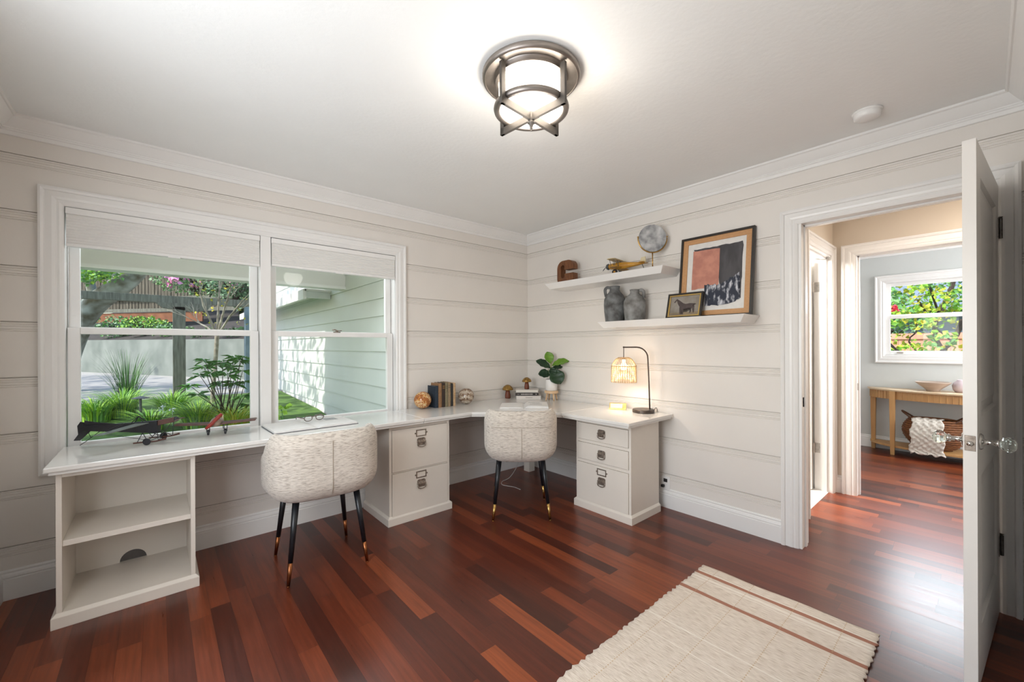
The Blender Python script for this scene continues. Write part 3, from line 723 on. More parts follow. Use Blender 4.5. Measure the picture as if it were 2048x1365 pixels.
mesh_obj('propeller', bm, gry, t)
def wing(bm, half, chord, y, z, th=.006, dih=0.):
    pts = [(-half, y - chord * .2), (-half + .012, y - chord / 2), (half - .012, y - chord / 2), (half, y - chord * .2), (half, y + chord * .2), (half - .012, y + chord / 2), (-half + .012, y + chord / 2), (-half, y + chord * .2)]
    prism(bm, pts, z - th / 2, z + th / 2)
bm = B(); wing(bm, .125, .075, .035, .062); o = mesh_obj('wing', bm, ylw, t, bevel=.002)
bm = B(); wing(bm, .125, .075, .050, .128); o = mesh_obj('wing', bm, crm, t, bevel=.002)
for sx in (-.09, -.03, .03, .09):
    bm = B(); tube(bm, [(sx, .02, .063), (sx, .032, .126), (sx, .072, .126), (sx, .06, .063)], .0022, 6); mesh_obj('strut', bm, gry, t)
bm = B(); prism(bm, [(-.205, .078), (-.150, .080), (-.165, .125), (-.200, .130)], -.003, .003, 'x'); mesh_obj('tail_fin', bm, crm, t, bevel=.001)
bm = B(); wing(bm, .05, .045, -.182, .082, .004); mesh_obj('tailplane', bm, ylw, t, bevel=.001)
for sx in (-.05, .05):
    bm = B(); lathe(bm, [(0, -.008), (.018, -.008), (.024, -.005), (.024, .005), (.018, .008), (0, .008)], seg=20); xform(bm, Matrix.Translation((sx, .045, .024)) @ Matrix.Rotation(R_(90), 4, 'Y')); w_ = mesh_obj('wheel', bm, dark_m, t, smooth=False)
    bm = B(); lathe(bm, [(0, -.010), (.010, -.010), (.010, .010), (0, .010)], seg=14); xform(bm, Matrix.Translation((sx, .045, .024)) @ Matrix.Rotation(R_(90), 4, 'Y')); mesh_obj('hub', bm, ylw, w_)
bm = B(); tube(bm, [(-.05, .045, .024), (.05, .045, .024)], .003, 8)
for sx in (-1, 1): tube(bm, [(sx * .045, .045, .024), (sx * .018, .05, .062)], .003, 8)
mesh_obj('landing_gear', bm, gry, t)
bm = B(); tube(bm, [(0, -.17, .074), (0, -.20, .0035)], .003, 6); mesh_obj('tail_skid', bm, gry, t)

# grey jugs
jug_m = mat('grey_stoneware', (132, 134, 134), .75, noise=(72, 70, 68), scale=14, bump=.6, bscale=30, detail=8)
jug2_m = mat('pale_stoneware', (158, 158, 156), .75, noise=(96, 92, 88), scale=13, bump=.5, bscale=30, detail=8)
def jug(loc, h, r, nr, side, label, m, rot):
    t = empty('stoneware_jug', loc, label, 'jug', rot)
    bm = B(); s = h / .31
    prof = [(0, 0), (r * .80, 0), (r * .86, .01 * s), (r * .96, .09 * s), (r, .15 * s), (r * .97, .195 * s), (r * .80, .232 * s), (r * .55, .258 * s), (nr * 1.02, .270 * s), (nr * .92, .285 * s), (nr * 1.02, .302 * s), (nr * 1.05, .31 * s), (nr * .8, .31 * s), (nr * .75, .27 * s), (0, .26 * s)]
    lathe(bm, prof, seg=36); mesh_obj('body', bm, m, t, smooth=True)
    bm = B(); pts = smooth_pts([(nr * .9 * side, 0, .298 * s), (nr * 1.5 * side, 0, .302 * s), ((nr * 1.9) * side, 0, .280 * s), (r * .80 * side, 0, .225 * s)], 5)
    tube(bm, pts, .0085, 8, flat=1.5); mesh_obj('handle', bm, m, t, smooth=True)
jug((-.115, -1.225, SL), .312, .092, .043, -1, 'taller dark grey stoneware jug, handle on its left, on the lower shelf', jug_m, R_(-65))
jug((-.115, -1.420, SL), .262, .090, .038, 1, 'shorter pale grey stoneware jug, handle on its right, on the lower shelf', jug2_m, R_(-65))

# framed abstract
fr_blk = mat('black_frame', (34, 30, 27), .45, noise=(46, 40, 34), scale=30, bump=.1)
fr_wood = mat('tan_frame', (196, 150, 104), .55, noise=(184, 136, 90), scale=60, bump=.2, stretch=(1, 1, 6))
mat_wht = mat('art_paper', (222, 219, 214), .8, noise=(216, 213, 208), scale=40, bump=.1)
def brushed(name, c1, c2, sc, st, pos=(.4, .6)):
    m = mat(name, c1, .85, noise=c2, scale=sc, bump=.2, stretch=st, detail=8)
    for n_ in m.node_tree.nodes:
        if n_.type == 'VALTORGB': n_.color_ramp.elements[0].position, n_.color_ramp.elements[1].position = pos
    return m
salmon = brushed('salmon_paint', (200, 140, 120), (180, 122, 106), 12, (1, 1, 1))
charc = brushed('charcoal_paint', (70, 68, 70), (84, 82, 84), 10, (1, 2, .5))
navy = brushed('navy_brush', (52, 56, 68), (205, 206, 212), 22, (1, 1.6, .7), (.50, .64))
lean = math.atan2(.075, .62)
t = empty('framed_abstract_print', (-.095, -2.040, SL + .0005), 'large framed abstract print, salmon and charcoal blocks, leaning on the wall', 'picture')
t.rotation_euler = (0, lean, 0)
# local: y horizontal (photo right = -y), z up, face towards -x
def rect_frame(bm, hw, h, w, x0, x1, z0=0):
    box(bm, x0, x1, -hw, hw, z0, z0 + w); box(bm, x0, x1, -hw, hw, z0 + h - w, z0 + h); box(bm, x0, x1, -hw, -hw + w, z0 + w, z0 + h - w); box(bm, x0, x1, hw - w, hw, z0 + w, z0 + h - w)
bm = B(); rect_frame(bm, .257, .618, .016, -.012, .018); mesh_obj('outer_frame', bm, fr_blk, t, bevel=.001)
bm = B(); rect_frame(bm, .241, .586, .036, -.004, .010, .016); mesh_obj('inner_frame', bm, fr_wood, t, bevel=.001)
bm = boxb(.004, .012, -.241, .241, .016, .602); mesh_obj('mat_board', bm, mat_wht, t)
def patch(bm, pts, x): prism(bm, [(y, z) for y, z in pts], x, x - .0012, 'x'); bmesh.ops.triangulate(bm, faces=[q for q in bm.faces if len(q.verts) > 4])
def jag(a, b, n, amp, seed):
    rnd = random.Random(seed); out = []
    for i in range(n):
        s = i / n; out.append((a[0] + (b[0] - a[0]) * s + rnd.uniform(-amp, amp), a[1] + (b[1] - a[1]) * s + rnd.uniform(-amp, amp)))
    return out
L_, Rr_, Tp, Bt, Md = .166, -.182, .522, .105, -.028
bm = B(); patch(bm, jag((L_, Tp), (Rr_, Tp + .004), 12, .003, 1) + jag((Rr_, Tp + .004), (Rr_ + .004, Bt + .02), 16, .004, 2) + jag((Rr_ + .004, Bt + .02), (-.05, Bt - .005), 8, .005, 3) + jag((-.05, Bt - .005), (-.03, .30), 4, .003, 4) + jag((-.03, .30), (L_, .50), 6, .002, 5), .004)
mesh_obj('charcoal_block', bm, charc, t)
bm = B(); patch(bm, jag((L_ - .002, Tp - .012), (Md, Tp - .018), 6, .002, 6) + jag((Md, Tp - .018), (Md, .225), 8, .0015, 7) + jag((Md, .225), (L_, .215), 8, .003, 8) + jag((L_, .215), (L_ - .002, Tp - .012), 6, .002, 9), .0025)
mesh_obj('salmon_block', bm, salmon, t)
bm = B(); patch(bm, jag((.070, .245), (-.05, .235), 8, .007, 10) + jag((-.05, .235), (-.165, .31), 8, .010, 11) + jag((-.165, .31), (-.172, .115), 8, .006, 12) + jag((-.172, .115), (-.06, .082), 8, .006, 13) + jag((-.06, .082), (.060, .090), 8, .006, 14) + jag((.060, .090), (.070, .245), 8, .004, 15), .0012)
mesh_obj('navy_brushwork', bm, navy, t)

# small horse picture
t = empty('framed_horse_picture', (-.165, -1.855, SL + .0005), 'small gold-edged picture of a dark horse in front of the abstract print', 'picture')
t.rotation_euler = (0, math.atan2(.055, .205), 0)
bm = B(); rect_frame(bm, .133, .196, .013, -.010, .014); mesh_obj('outer_frame', bm, fr_blk, t, bevel=.0015)
bm = B(); rect_frame(bm, .120, .170, .010, -.008, .008, .013); mesh_obj('gold_slip', bm, gold_m, t, bevel=.0015)
bm = boxb(.0, .006, -.112, .112, .022, .176); mesh_obj('canvas', bm, mat('horse_canvas', (150, 144, 136), .7, noise=(124, 114, 102), scale=14, bump=.2), t)
hp = [(.083, .128), (.078, .123), (.070, .130), (.066, .140), (.060, .137), (.054, .118), (.046, .104), (.034, .088), (.028, .068), (.027, .045), (.031, .032), (.023, .032), (.021, .050), (.020, .066), (.014, .070), (.010, .045), (.009, .031), (.002, .031), (.003, .050), (.003, .070), (-.012, .074), (-.036, .080), (-.044, .070), (-.048, .052), (-.044, .038), (-.051, .038), (-.056, .052), (-.054, .066), (-.060, .076), (-.068, .062), (-.071, .038), (-.078, .038), (-.078, .060), (-.072, .082), (-.064, .100), (-.080, .100), (-.088, .106), (-.078, .110), (-.058, .112), (-.040, .114), (-.010, .110), (.008, .116), (.024, .128), (.042, .142), (.056, .150), (.062, .156), (.066, .149), (.074, .142)]
bm = B(); prism(bm, [(y, z) for y, z in hp], .0, -.0012, 'x'); bmesh.ops.triangulate(bm, faces=[q for q in bm.faces if len(q.verts) > 4]); mesh_obj('horse_figure', bm, mat('horse_paint', (82, 70, 68), .7, noise=(66, 56, 54), scale=30, bump=.1), t)
bm = boxb(.0, -.0010, -.112, .112, .022, .046); mesh_obj('painted_ground', bm, mat('ground_paint', (140, 122, 98), .7, noise=(120, 106, 88), scale=20, bump=.1), t)

# ------------------------------------------------------------------ ceiling light
CL = (-1.845, -2.002)
t = empty('ceiling_light', (CL[0], CL[1], H), 'round brushed nickel flush ceiling light with glowing drum and crossed bars', 'ceiling light')
bm = B(); lathe(bm, [(0, 0), (.207, 0), (.207, -.004), (.216, -.008), (.216, -.022), (.211, -.028), (.205, -.030), (.203, -.026), (.163, -.022), (.160, -.026), (.158, -.044), (.147, -.046), (.147, -.02), (0, -.02)], seg=64); mesh_obj('canopy', bm, nickel_m, t, smooth=True).modifiers.new('e', 'EDGE_SPLIT').split_angle = R_(40)
glow = mat('drum_glass', (250, 246, 238), .35, noise=(246, 241, 232), scale=10, emit=(255, 244, 228), estr=12.)
bar_m = mat('darkened_nickel', (88, 83, 78), .5, .5, noise=(78, 73, 69), scale=12, bump=.05)  # nickel colour darkened to offset the glow of the drum
bm = B(); lathe(bm, [(0, -.168), (.125, -.166), (.140, -.158), (.142, -.15), (.142, -.045), (0, -.045)], seg=64); mesh_obj('glass_drum', bm, glow, t, smooth=True).modifiers.new('e', 'EDGE_SPLIT').split_angle = R_(50)
bm = B(); tube(bm, [(.151 * math.cos(2 * math.pi * i / 48), .151 * math.sin(2 * math.pi * i / 48), -.155) for i in range(48)], .0155, 12, closed=True); mesh_obj('ring', bm, nickel_m, t, smooth=True)
for k in range(2):
    bm = boxb(-.188, .188, -.007, .007, -.204, -.172); xform(bm, Matrix.Rotation(R_(5 + 90 * k), 4, 'Z')); mesh_obj('cross_bar', bm, bar_m, t, bevel=.001)
for k in range(4):
    bm = boxb(.166, .190, -.007, .007, -.204, -.030); xform(bm, Matrix.Rotation(R_(5 + 90 * k), 4, 'Z')); mesh_obj('strap', bm, bar_m, t, bevel=.001)
bm = B(); lathe(bm, [(0, -.160), (.014, -.160), (.014, -.206), (.011, -.209), (.017, -.212), (.017, -.216), (.008, -.220), (.009, -.228), (.005, -.233), (.006, -.240), (.003, -.247), (0, -.248)], seg=20); mesh_obj('finial', bm, bar_m, t, smooth=True)
light('ceiling_lamp_bulb', 'POINT', (CL[0], CL[1], H - .36), 4.5, (1, .95, .88), .10)

# smoke detector
t = empty('smoke_detector', (-.33, -2.922, H), 'round white smoke detector on the ceiling near the doorway', 'smoke detector')
bm = B(); lathe(bm, [(0, 0), (.062, 0), (.062, -.007), (.056, -.010)], seg=40); mesh_obj('mounting_plate', bm, trim_m, t, smooth=True)
bm = B(); lathe(bm, [(.055, -.008), (.057, -.012), (.054, -.032), (.046, -.038), (0, -.040)], seg=40); mesh_obj('body', bm, trim_m, t, smooth=True)

# ------------------------------------------------------------------ things on the desk
D = .7602
# reading lamp
def world_pt(lx): return lx
t = empty('rattan_table_lamp', (-.120, -1.500, D), 'rattan-shaded arc desk lamp, lit, near the wall end of the desk', 'lamp', R_(-41))
# local +x = photo right, so the arm goes to -x
bm = B(); lathe(bm, [(0, 0), (.082, 0), (.086, .004), (.086, .022), (.082, .027), (0, .028)], seg=40); mesh_obj('base', bm, bronze_m, t, smooth=False)
pts = [(.052, 0, .026), (.046, 0, .24), (.038, 0, .43)] + [(.038 - .092 + .092 * math.cos(R_(a)), 0, .437 + .092 * math.sin(R_(a))) for a in (15, 30, 45, 60, 75, 90)] + [(-.155, 0, .529)]
bm = B(); tube(bm, pts, .0058, 12); sphere(bm, (-.158, 0, .529), .0075, 10, 8); mesh_obj('arm', bm, bronze_m, t, smooth=True)
bm = B(); tube(bm, [(-.158, 0, .525), (-.158, 0, .440)], .003, 8); lathe(bm, [(0, .430), (.022, .430), (.022, .440), (.006, .448), (0, .448)], (-.158, 0, 0), 16); mesh_obj('hanging_rod', bm, bronze_m, t, smooth=True)
rat = mat('rattan', (236, 210, 170), .7, noise=(218, 184, 138), scale=60, bump=.3)
sx_, r1 = -.158, .096
def srad(s):  # s 0 top .. 1 bottom
    return .040 + (r1 - .040) * min(1, (s / .33)) ** .55 if s < .33 else r1 + .004 * (s - .33)
bm = B(); NR = 36; zt, zb = .446, .246
for k in range(NR):
    a = 2 * math.pi * k / NR; tube(bm, [(sx_ + srad(s) * math.cos(a), srad(s) * math.sin(a), zt + (zb - zt) * s) for s in (0, .06, .13, .22, .33, .55, .78, 1)], .0028, 6)
lathe(bm, [(.006, zt + .002), (.042, zt + .001), (.042, zt - .003), (.006, zt - .002)], (sx_, 0, 0), 24)
sh = mesh_obj('lamp_shade', bm, rat, t, smooth=True)
bm = B()
for s in [.33, .345, .36] + [.385 + .0265 * i for i in range(24)]:
    rr = srad(s); seg = NR * 2; wv = []
    for k in range(seg):
        a = 2 * math.pi * k / seg; q = rr + (.0028 if (k % 2) else -.0028); wv.append((sx_ + q * math.cos(a), q * math.sin(a), zt + (zb - zt) * s))
    tube(bm, wv, .0019, 5, closed=True)
mesh_obj('weave', bm, rat, sh, smooth=True)
bulb_m = mat('bulb_glass', (255, 244, 224), .4, noise=(250, 238, 216), scale=10, emit=(255, 226, 178), estr=7)
bm = B(); sphere(bm, (sx_, 0, .372), .030, 16, 12); lathe(bm, [(.012, .392), (.013, .430), (0, .430)], (sx_, 0, 0), 12); mesh_obj('bulb', bm, bulb_m, t, smooth=True)
lp = light('desk_lamp_bulb', 'POINT', (-.12 + sx_ * math.cos(R_(-41)), -1.5 + sx_ * math.sin(R_(-41)), D + .300), 3.6, (1, .92, .82), .035)
bm = B(); tube(bm, smooth_pts([(.084, .0, .010), (.100, .004, .034), (.112, .01, .030), (.122, .03, .006), (.134, .09, .004)]), .0025, 6); o = mesh_obj('power_cord', bm, blk_cable, t, smooth=True)

# business card stand
t = empty('brass_card_stand', (-.130, -1.262, D), 'small gold card holder on the desk just left of the lamp base', 'card holder', R_(-62))
bm = B(); poly = [(-.028, 0), (-.028, .004), (-.006, .010), (.008, .050), (.020, .052), (.020, .046), (.014, .044), (.004, .004), (.004, 0)]
prism(bm, poly, -.070, .070, 'x'); mesh_obj('body', bm, gold_m, t, bevel=.001)
bm = B(); prism(bm, [(-.030, .012), (-.028, .012), (-.028, .004), (-.030, .004)], -.070, .070, 'x'); mesh_obj('front_lip', bm, gold_m, t)
bm = B(); prism(bm, [(-.022, .012), (.002, .046), (.005, .045), (-.019, .010)], -.060, .040, 'x'); mesh_obj('card_stack', bm, mat('card_metal', (232, 222, 196), .4, noise=(222, 210, 182), scale=30, bump=.1), t)

# fig plant
t = empty('potted_fig', (-.115, -.470, D), 'fiddle-leaf fig in a white pot on a little wooden stand in the desk corner', 'potted plant', R_(-41))
pine = mat('pale_pine', (224, 194, 158), .5, noise=(210, 174, 134), scale=16, bump=.1, stretch=(1, 1, 4))
bm = B(); lathe(bm, [(0, .070), (.066, .070), (.069, .073), (.069, .092), (.066, .095), (0, .095)], seg=36); st = mesh_obj('plant_stand', bm, pine, t, smooth=False)
for k in range(4):
    a = R_(20 + 90 * k); bm = B(); tube(bm, [(.046 * math.cos(a), .046 * math.sin(a), .072), (.060 * math.cos(a), .060 * math.sin(a), 0)], [.010, .008], 12); mesh_obj('stand_leg', bm, pine, st, smooth=True)
pot_m = mat('white_ceramic', (232, 228, 224), .4, noise=(226, 222, 218), scale=10, bump=.1)
bm = B(); lathe(bm, [(0, .0955), (.052, .0955), (.058, .100), (.059, .205), (.057, .209), (.053, .207), (.052, .19), (0, .19)], seg=40); mesh_obj('pot', bm, pot_m, t, smooth=True)
bm = B(); lathe(bm, [(0, .192), (.03, .194), (.0515, .190)], seg=24); mesh_obj('soil', bm, mat('soil', (60, 44, 34), .9, noise=(38, 28, 22), scale=60, bump=.6), t, smooth=True)
leaf_d = mat('fig_leaf_dark', (38, 66, 38), .4, noise=(26, 50, 32), scale=12, bump=.2, bscale=30, spec=.4)
leaf_l = mat('fig_leaf_light', (106, 146, 44), .4, noise=(84, 126, 36), scale=12, bump=.2, bscale=30, spec=.4)
def leaf(parent, base, direction, up, L, Wd, curl, m, name='leaf'):
    d = Vector(direction).normalized(); u = Vector(up); u = (u - d * u.dot(d)).normalized(); s = d.cross(u)
    bm = B(); N, Mh = 12, 4; grid = []
    for i in range(N + 1):
        q = i / N; wv = Wd * (math.sin(math.pi * min(1, q * 1.0)) ** .75) * (.62 + .48 * q) if 0 < q < 1 else .002
        row = []
        for j in range(-Mh, Mh + 1):
            v = j / Mh
            p = Vector(base) + d * (L * q) + s * (wv * v / 2) + u * (-curl * q * q * L + .12 * wv * v * v + .004 * math.sin(q * 22 + v * 3))
            row.append(bm.verts.new(p))
        grid.append(row)
    for a, b in zip(grid, grid[1:]):
        for j in range(2 * Mh): bm.faces.new((a[j], a[j + 1], b[j + 1], b[j]))
    o = mesh_obj(name, bm, m, parent, smooth=True); so = o.modifiers.new('solid', 'SOLIDIFY'); so.thickness = .0012
    return o
bm = B(); tube(bm, smooth_pts([(0, 0, .19), (.003, 0, .27), (-.004, 0, .34), (.006, 0, .39)]), .0045, 8)
tube(bm, [(0, 0, .19), (-.020, -.004, .26), (-.034, -.008, .315)], .003, 6)
mesh_obj('stem', bm, mat('fig_stem', (150, 156, 96), .6, noise=(120, 120, 70), scale=30, bump=.2), t, smooth=True)
# local x = photo right, local -y = towards camera
leaf(t, (.004, 0, .345), (.80, -.25, .42), (-.3, -.55, .8), 0.175, 0.117, .25, leaf_l)
leaf(t, (.0, .005, .36), (-.28, .1, .95), (.1, -1, .1), 0.133, 0.110, .15, leaf_l)
leaf(t, (-.002, 0, .32), (-.86, -.12, .50), (.35, -.75, .6), 0.170, 0.113, .10, leaf_d)
leaf(t, (.0, -.004, .26), (-.93, -.25, .10), (.0, -.8, .6), 0.133, 0.117, .15, leaf_d)
leaf(t, (.010, -.01, .31), (.42, -.42, -.78), (-.1, -1, .35), 0.175, 0.177, .05, leaf_d)
leaf(t, (.006, .01, .31), (.88, .3, .30), (-.2, -.7, .6), 0.133, 0.076, .1, leaf_d)
leaf(t, (.004, 0, .33), (.10, -.3, -.55), (0, -1, .3), 0.095, 0.097, .05, leaf_d)

# mushrooms
cap_m = mat('mushroom_cap', (176, 134, 60), .35, .3, noise=(92, 66, 26), scale=55, bump=.3)
stem_m = mat('mushroom_stem', (120, 62, 38), .5, noise=(92, 44, 26), scale=20, bump=.2, stretch=(1, 1, .2))
gill_m = mat('mushroom_under', (206, 160, 104), .5, noise=(190, 144, 90), scale=30, bump=.1)
def mushroom(loc, s, label):
    t = empty('wooden_mushroom', loc, label, 'ornament', 0)
    bm = B(); lathe(bm, [(0, 0), (.026 * s, 0), (.0285 * s, .010 * s), (.028 * s, .035 * s), (.023 * s, .062 * s), (.019 * s, .084 * s), (0, .086 * s)], seg=24); mesh_obj('stem', bm, stem_m, t, smooth=True)
    bm = B(); lathe(bm, [(.050 * s, .084 * s), (.056 * s, .088 * s), (.054 * s, .100 * s), (.043 * s, .118 * s), (.025 * s, .132 * s), (.010 * s, .138 * s), (0, .139 * s)], seg=28); mesh_obj('cap', bm, cap_m, t, smooth=True)
    bm = B(); lathe(bm, [(0, .086 * s), (.020 * s, .086 * s), (.050 * s, .084 * s)], seg=28); mesh_obj('gills', bm, gill_m, t, smooth=True)
mushroom((-.345, -.065, D), 1.02, 'wooden mushroom with a mottled gold cap standing directly on the corner desk')

# stack of three books
def closed_book(loc, rot, w, d, h, cover, label, group=None, spine_marks=None, name='book'):
    """lying flat: spine along local x facing -y"""
    t = empty(name, loc, label, 'book', rot, group)
    bm = B(); c = .0022
    box(bm, -w / 2, w / 2, 0, d, 0, c); box(bm, -w / 2, w / 2, 0, d, h - c, h)
    box(bm, -w / 2, w / 2, -.002, .002, 0, h)
    mesh_obj('cover', bm, cover, t, bevel=.0012)
    bm = boxb(-w / 2 + .003, w / 2 - .003, .0025, d - .004, c, h - c); mesh_obj('pages', bm, paper_m, t)
    if spine_marks:
        col, runs = spine_marks; rnd = random.Random(3)
        for a, b, hh in runs:
            x = a; bm = B()
            while x < b:
                ww = rnd.uniform(.0025, .005); q = hh * rnd.uniform(.7, 1.1)
                box(bm, x, x + ww * .7, -.0028, -.0019, h / 2 - q / 2, h / 2 + q / 2); x += ww + .0012
            mesh_obj('spine_lettering', bm, col, t)
    return t
wb = mat('white_book_cover', (222, 214, 206), .5, noise=(216, 208, 200), scale=10, bump=.05)
kb = mat('black_book_cover', (42, 36, 32), .45, noise=(50, 44, 40), scale=10, bump=.05)
grey_ink = mat('grey_ink', (150, 142, 134), .6, noise=(140, 132, 124), scale=10)
white_ink = mat('white_ink', (214, 208, 200), .6, noise=(206, 200, 192), scale=10)
# spine line runs from (-.339,-.190) to (-.154,-.361)
ang = math.atan2(-.171, .185); mid = Vector((-.2465, -.2755, 0))
G = 'books stacked flat under the mushroom'
closed_book((mid.x, mid.y, D), ang, .250, .17, .036, wb, 'bottom book of the flat stack, pale spine with faint grey lettering', G, (grey_ink, [(-.03, .04, .010)]))
closed_book((mid.x - .012, mid.y + .010, D + .0363), ang + .03, .236, .165, .032, kb, 'black book in the middle of the flat stack, white lettering on its spine', G, (white_ink, [(-.098, -.078, .004), (-.062, .058, .012), (.088, .098, .010)]))
t = empty('book', (mid.x - .008, mid.y + .012, D + .0686), 'top book of the flat stack, pages outward in a soft white cover', 'book', ang - .02, G)
bm = boxb(-.115, .110, .002, .155, .0015, .026); mesh_obj('pages', bm, paper_m, t)
bm = B(); box(bm, -.118, .118, .0, .16, 0, .0015); prism(bm, [(-.118, .0262), (.10, .0262), (.119, .018), (.119, .0195), (.101, .0278), (-.118, .0278)], .0, .16, 'y'); mesh_obj('cover', bm, wb, t)
mushroom((-.205, -.205, D + .0966), .88, 'smaller wooden mushroom standing on top of the flat book stack')

# open books
def open_book(loc, rot, w, d, th, label, cover, pagelift=.5, print_=None, asym=0.):
    t = empty('open_book', loc, label, 'book', rot)
    bm = B(); box(bm, -w, w, -d / 2, d / 2, 0, .003); mesh_obj('cover', bm, cover, t, bevel=.001)
    for s in (-1, 1):
        h = th * (1 + asym * s); prof = []
        N = 12
        for i in range(N + 1):
            q = i / N; x = q * (w - .006)
            z = .003 + h * (math.sin(min(1, q / .25) * math.pi / 2)) * (1 - .35 * q) + .0006
            prof.append((x, z))
        poly = [(s * x, z) for x, z in prof] + [(s * (w - .006), .0032), (0, .0032)]
        if s < 0: poly = poly[::-1]
        bm = B(); prism(bm, poly, -d / 2 + .005, d / 2 - .005, 'y'); pg = mesh_obj('pages', bm, [page_m], t)
        if print_:
            for (x0, x1, y0, y1) in print_.get(s, []):
                bm = B(); pp = [(s * x, z + .0006) for x, z in prof if x0 <= x <= x1]
                if len(pp) > 1:
                    poly = pp + [(a, b - .0004) for a, b in pp[::-1]]
                    prism(bm, poly if s > 0 else poly[::-1], y0, y1, 'y'); mesh_obj('printed_image', bm, print_m, pg)
                else: bm.free()
    return t
grey_cover = mat('grey_book_cover', (96, 96, 98), .5, noise=(84, 84, 86), scale=20, bump=.1)
open_book((-2.300, -.262, D), R_(1.5), .265, .345, .016, 'large open book with a grey cover lying on the desk under the reading glasses', grey_cover, print_={1: [(.10, .20, .02, .12)]})
open_book((-.615, -.610, D), R_(-43), .215, .30, .020, 'open book with printed pages lying on the corner desk behind the chair', wb, print_={1: [(.02, .14, .05, .07), (.06, .17, .0, .012), (.05, .16, -.06, -.045)]}, asym=.35)
# eyeglasses on the large book
t = empty('reading_glasses', (-2.265, -.215, D + .0215), 'folded clear-framed reading glasses lying on the large open book', 'glasses', R_(10))
gl_m = mat('horn_frame', (128, 116, 108), .25, noise=(86, 74, 68), scale=40, bump=.1)
bm = B()
for s in (-1, 1):
    tube(bm, [(s * .040 + .027 * math.cos(2 * math.pi * k / 24), .0, .020 + .019 * math.sin(2 * math.pi * k / 24)) for k in range(24)], .0028, 8, closed=True)
tube(bm, smooth_pts([(-.014, 0, .026), (0, -.002, .031), (.014, 0, .026)]), .0028, 8); fr = mesh_obj('rims', bm, gl_m, t, smooth=True)
bm = B()
for s in (-1, 1): lathe(bm, [(0, -.0005), (1, -.0005), (1, .0005), (0, .0005)], seg=24) if False else None
for s in (-1, 1):
    q = B(); lathe(q, [(0, -.0006), (.0255, -.0006), (.0255, .0006), (0, .0006)], seg=24, sy=.7); xform(q, Matrix.Translation((s * .040, 0, .020)) @ Matrix.Rotation(R_(90), 4, 'X')); mesh_obj('lens', q, glass_m, fr)
bm.free()
for s in (-1, 1):
    bm = B(); tube(bm, smooth_pts([(s * .067, .0, .024), (s * .072, .012, .024), (s * .074 * (.9 if s > 0 else 1), .09, .022), (s * .066, .125, .014), (s * .062, .140, .004)]), .0026, 8, flat=1.6); mesh_obj('temple', bm, gl_m, t, smooth=True)

# onyx spheres and vintage books
def onyx(name, cols, scale, axis):
    m = bpy.data.materials.new(name); m.use_nodes = True; T = NT(m); p = m.node_tree.nodes['Principled BSDF']
    tc = T.n('ShaderNodeTexCoord'); mp = T.n('ShaderNodeMapping'); mp.inputs['Rotation'].default_value = axis; T.l(tc.outputs['Object'], mp.inputs[0])
    wv = T.n('ShaderNodeTexWave', wave_type='RINGS', rings_direction='SPHERICAL'); wv.inputs['Scale'].default_value = scale; wv.inputs['Distortion'].default_value = 5; wv.inputs['Detail'].default_value = 3; wv.inputs['Detail Scale'].default_value = 12
    mp.inputs['Location'].default_value = (.06, .05, .0); T.l(mp.outputs[0], wv.inputs['Vector'])
    rp = T.n('ShaderNodeValToRGB'); e = rp.color_ramp.elements; e[0].position = 0; e[0].color = srgb(cols[0]); e[1].position = 1; e[1].color = srgb(cols[-1])
    for i, c in enumerate(cols[1:-1]): k = e.new((i + 1) / (len(cols) - 1)); k.color = srgb(c)
    T.l(wv.outputs['Color'], rp.inputs[0]); T.l(rp.outputs[0], p.inputs['Base Color']); p.inputs['Roughness'].default_value = .12
    return m
bm = B(); sphere(bm, (0, 0, .0745), .0745, 40, 24); o = mesh_obj('onyx_sphere', bm, onyx('amber_onyx', [(150, 88, 40), (190, 120, 62), (206, 160, 96), (226, 206, 160), (176, 104, 54)], 3.2, (.4, .2, 0)), smooth=True); o.location = (-1.352, -.105, D); tag(o, 'banded amber stone ball left of the row of old books', 'ornament', 'stone ball bookends')
bm = B(); sphere(bm, (0, 0, .0745), .0745, 40, 24); o = mesh_obj('onyx_sphere', bm, onyx('brown_onyx', [(96, 66, 48), (160, 138, 116), (196, 182, 162), (128, 96, 72), (210, 200, 184)], 7, (.1, .8, 0)), smooth=True); o.location = (-.905, -.120, D); tag(o, 'banded grey-brown stone ball right of the row of old books', 'ornament', 'stone ball bookends')
bx = -1.256
G = 'old cloth-bound books standing between the stone balls'
rowb = [('blue', (38, 50, 64), .034, .192, 'short dark blue cloth book, leftmost in the row beside the amber ball'),
        ('tan', (150, 112, 78), .036, .214, 'brown tan book standing second in the row, next to the blue one'),
        ('umber', (58, 44, 36), .034, .216, 'dark umber book, third in the row between two paler spines'),
        ('olive', (138, 126, 98), .030, .214, 'grey-olive book with dark title bands on its spine, middle of the row'),
        ('sand', (158, 134, 104), .028, .218, 'sandy beige book, tallest spine right of the olive one'),
        ('black', (48, 46, 44), .026, .204, 'slim near-black book, second from the right end of the row'),
        ('cream', (204, 170, 132), .026, .208, 'pale cream book with worn gilt title, right end of the row')]
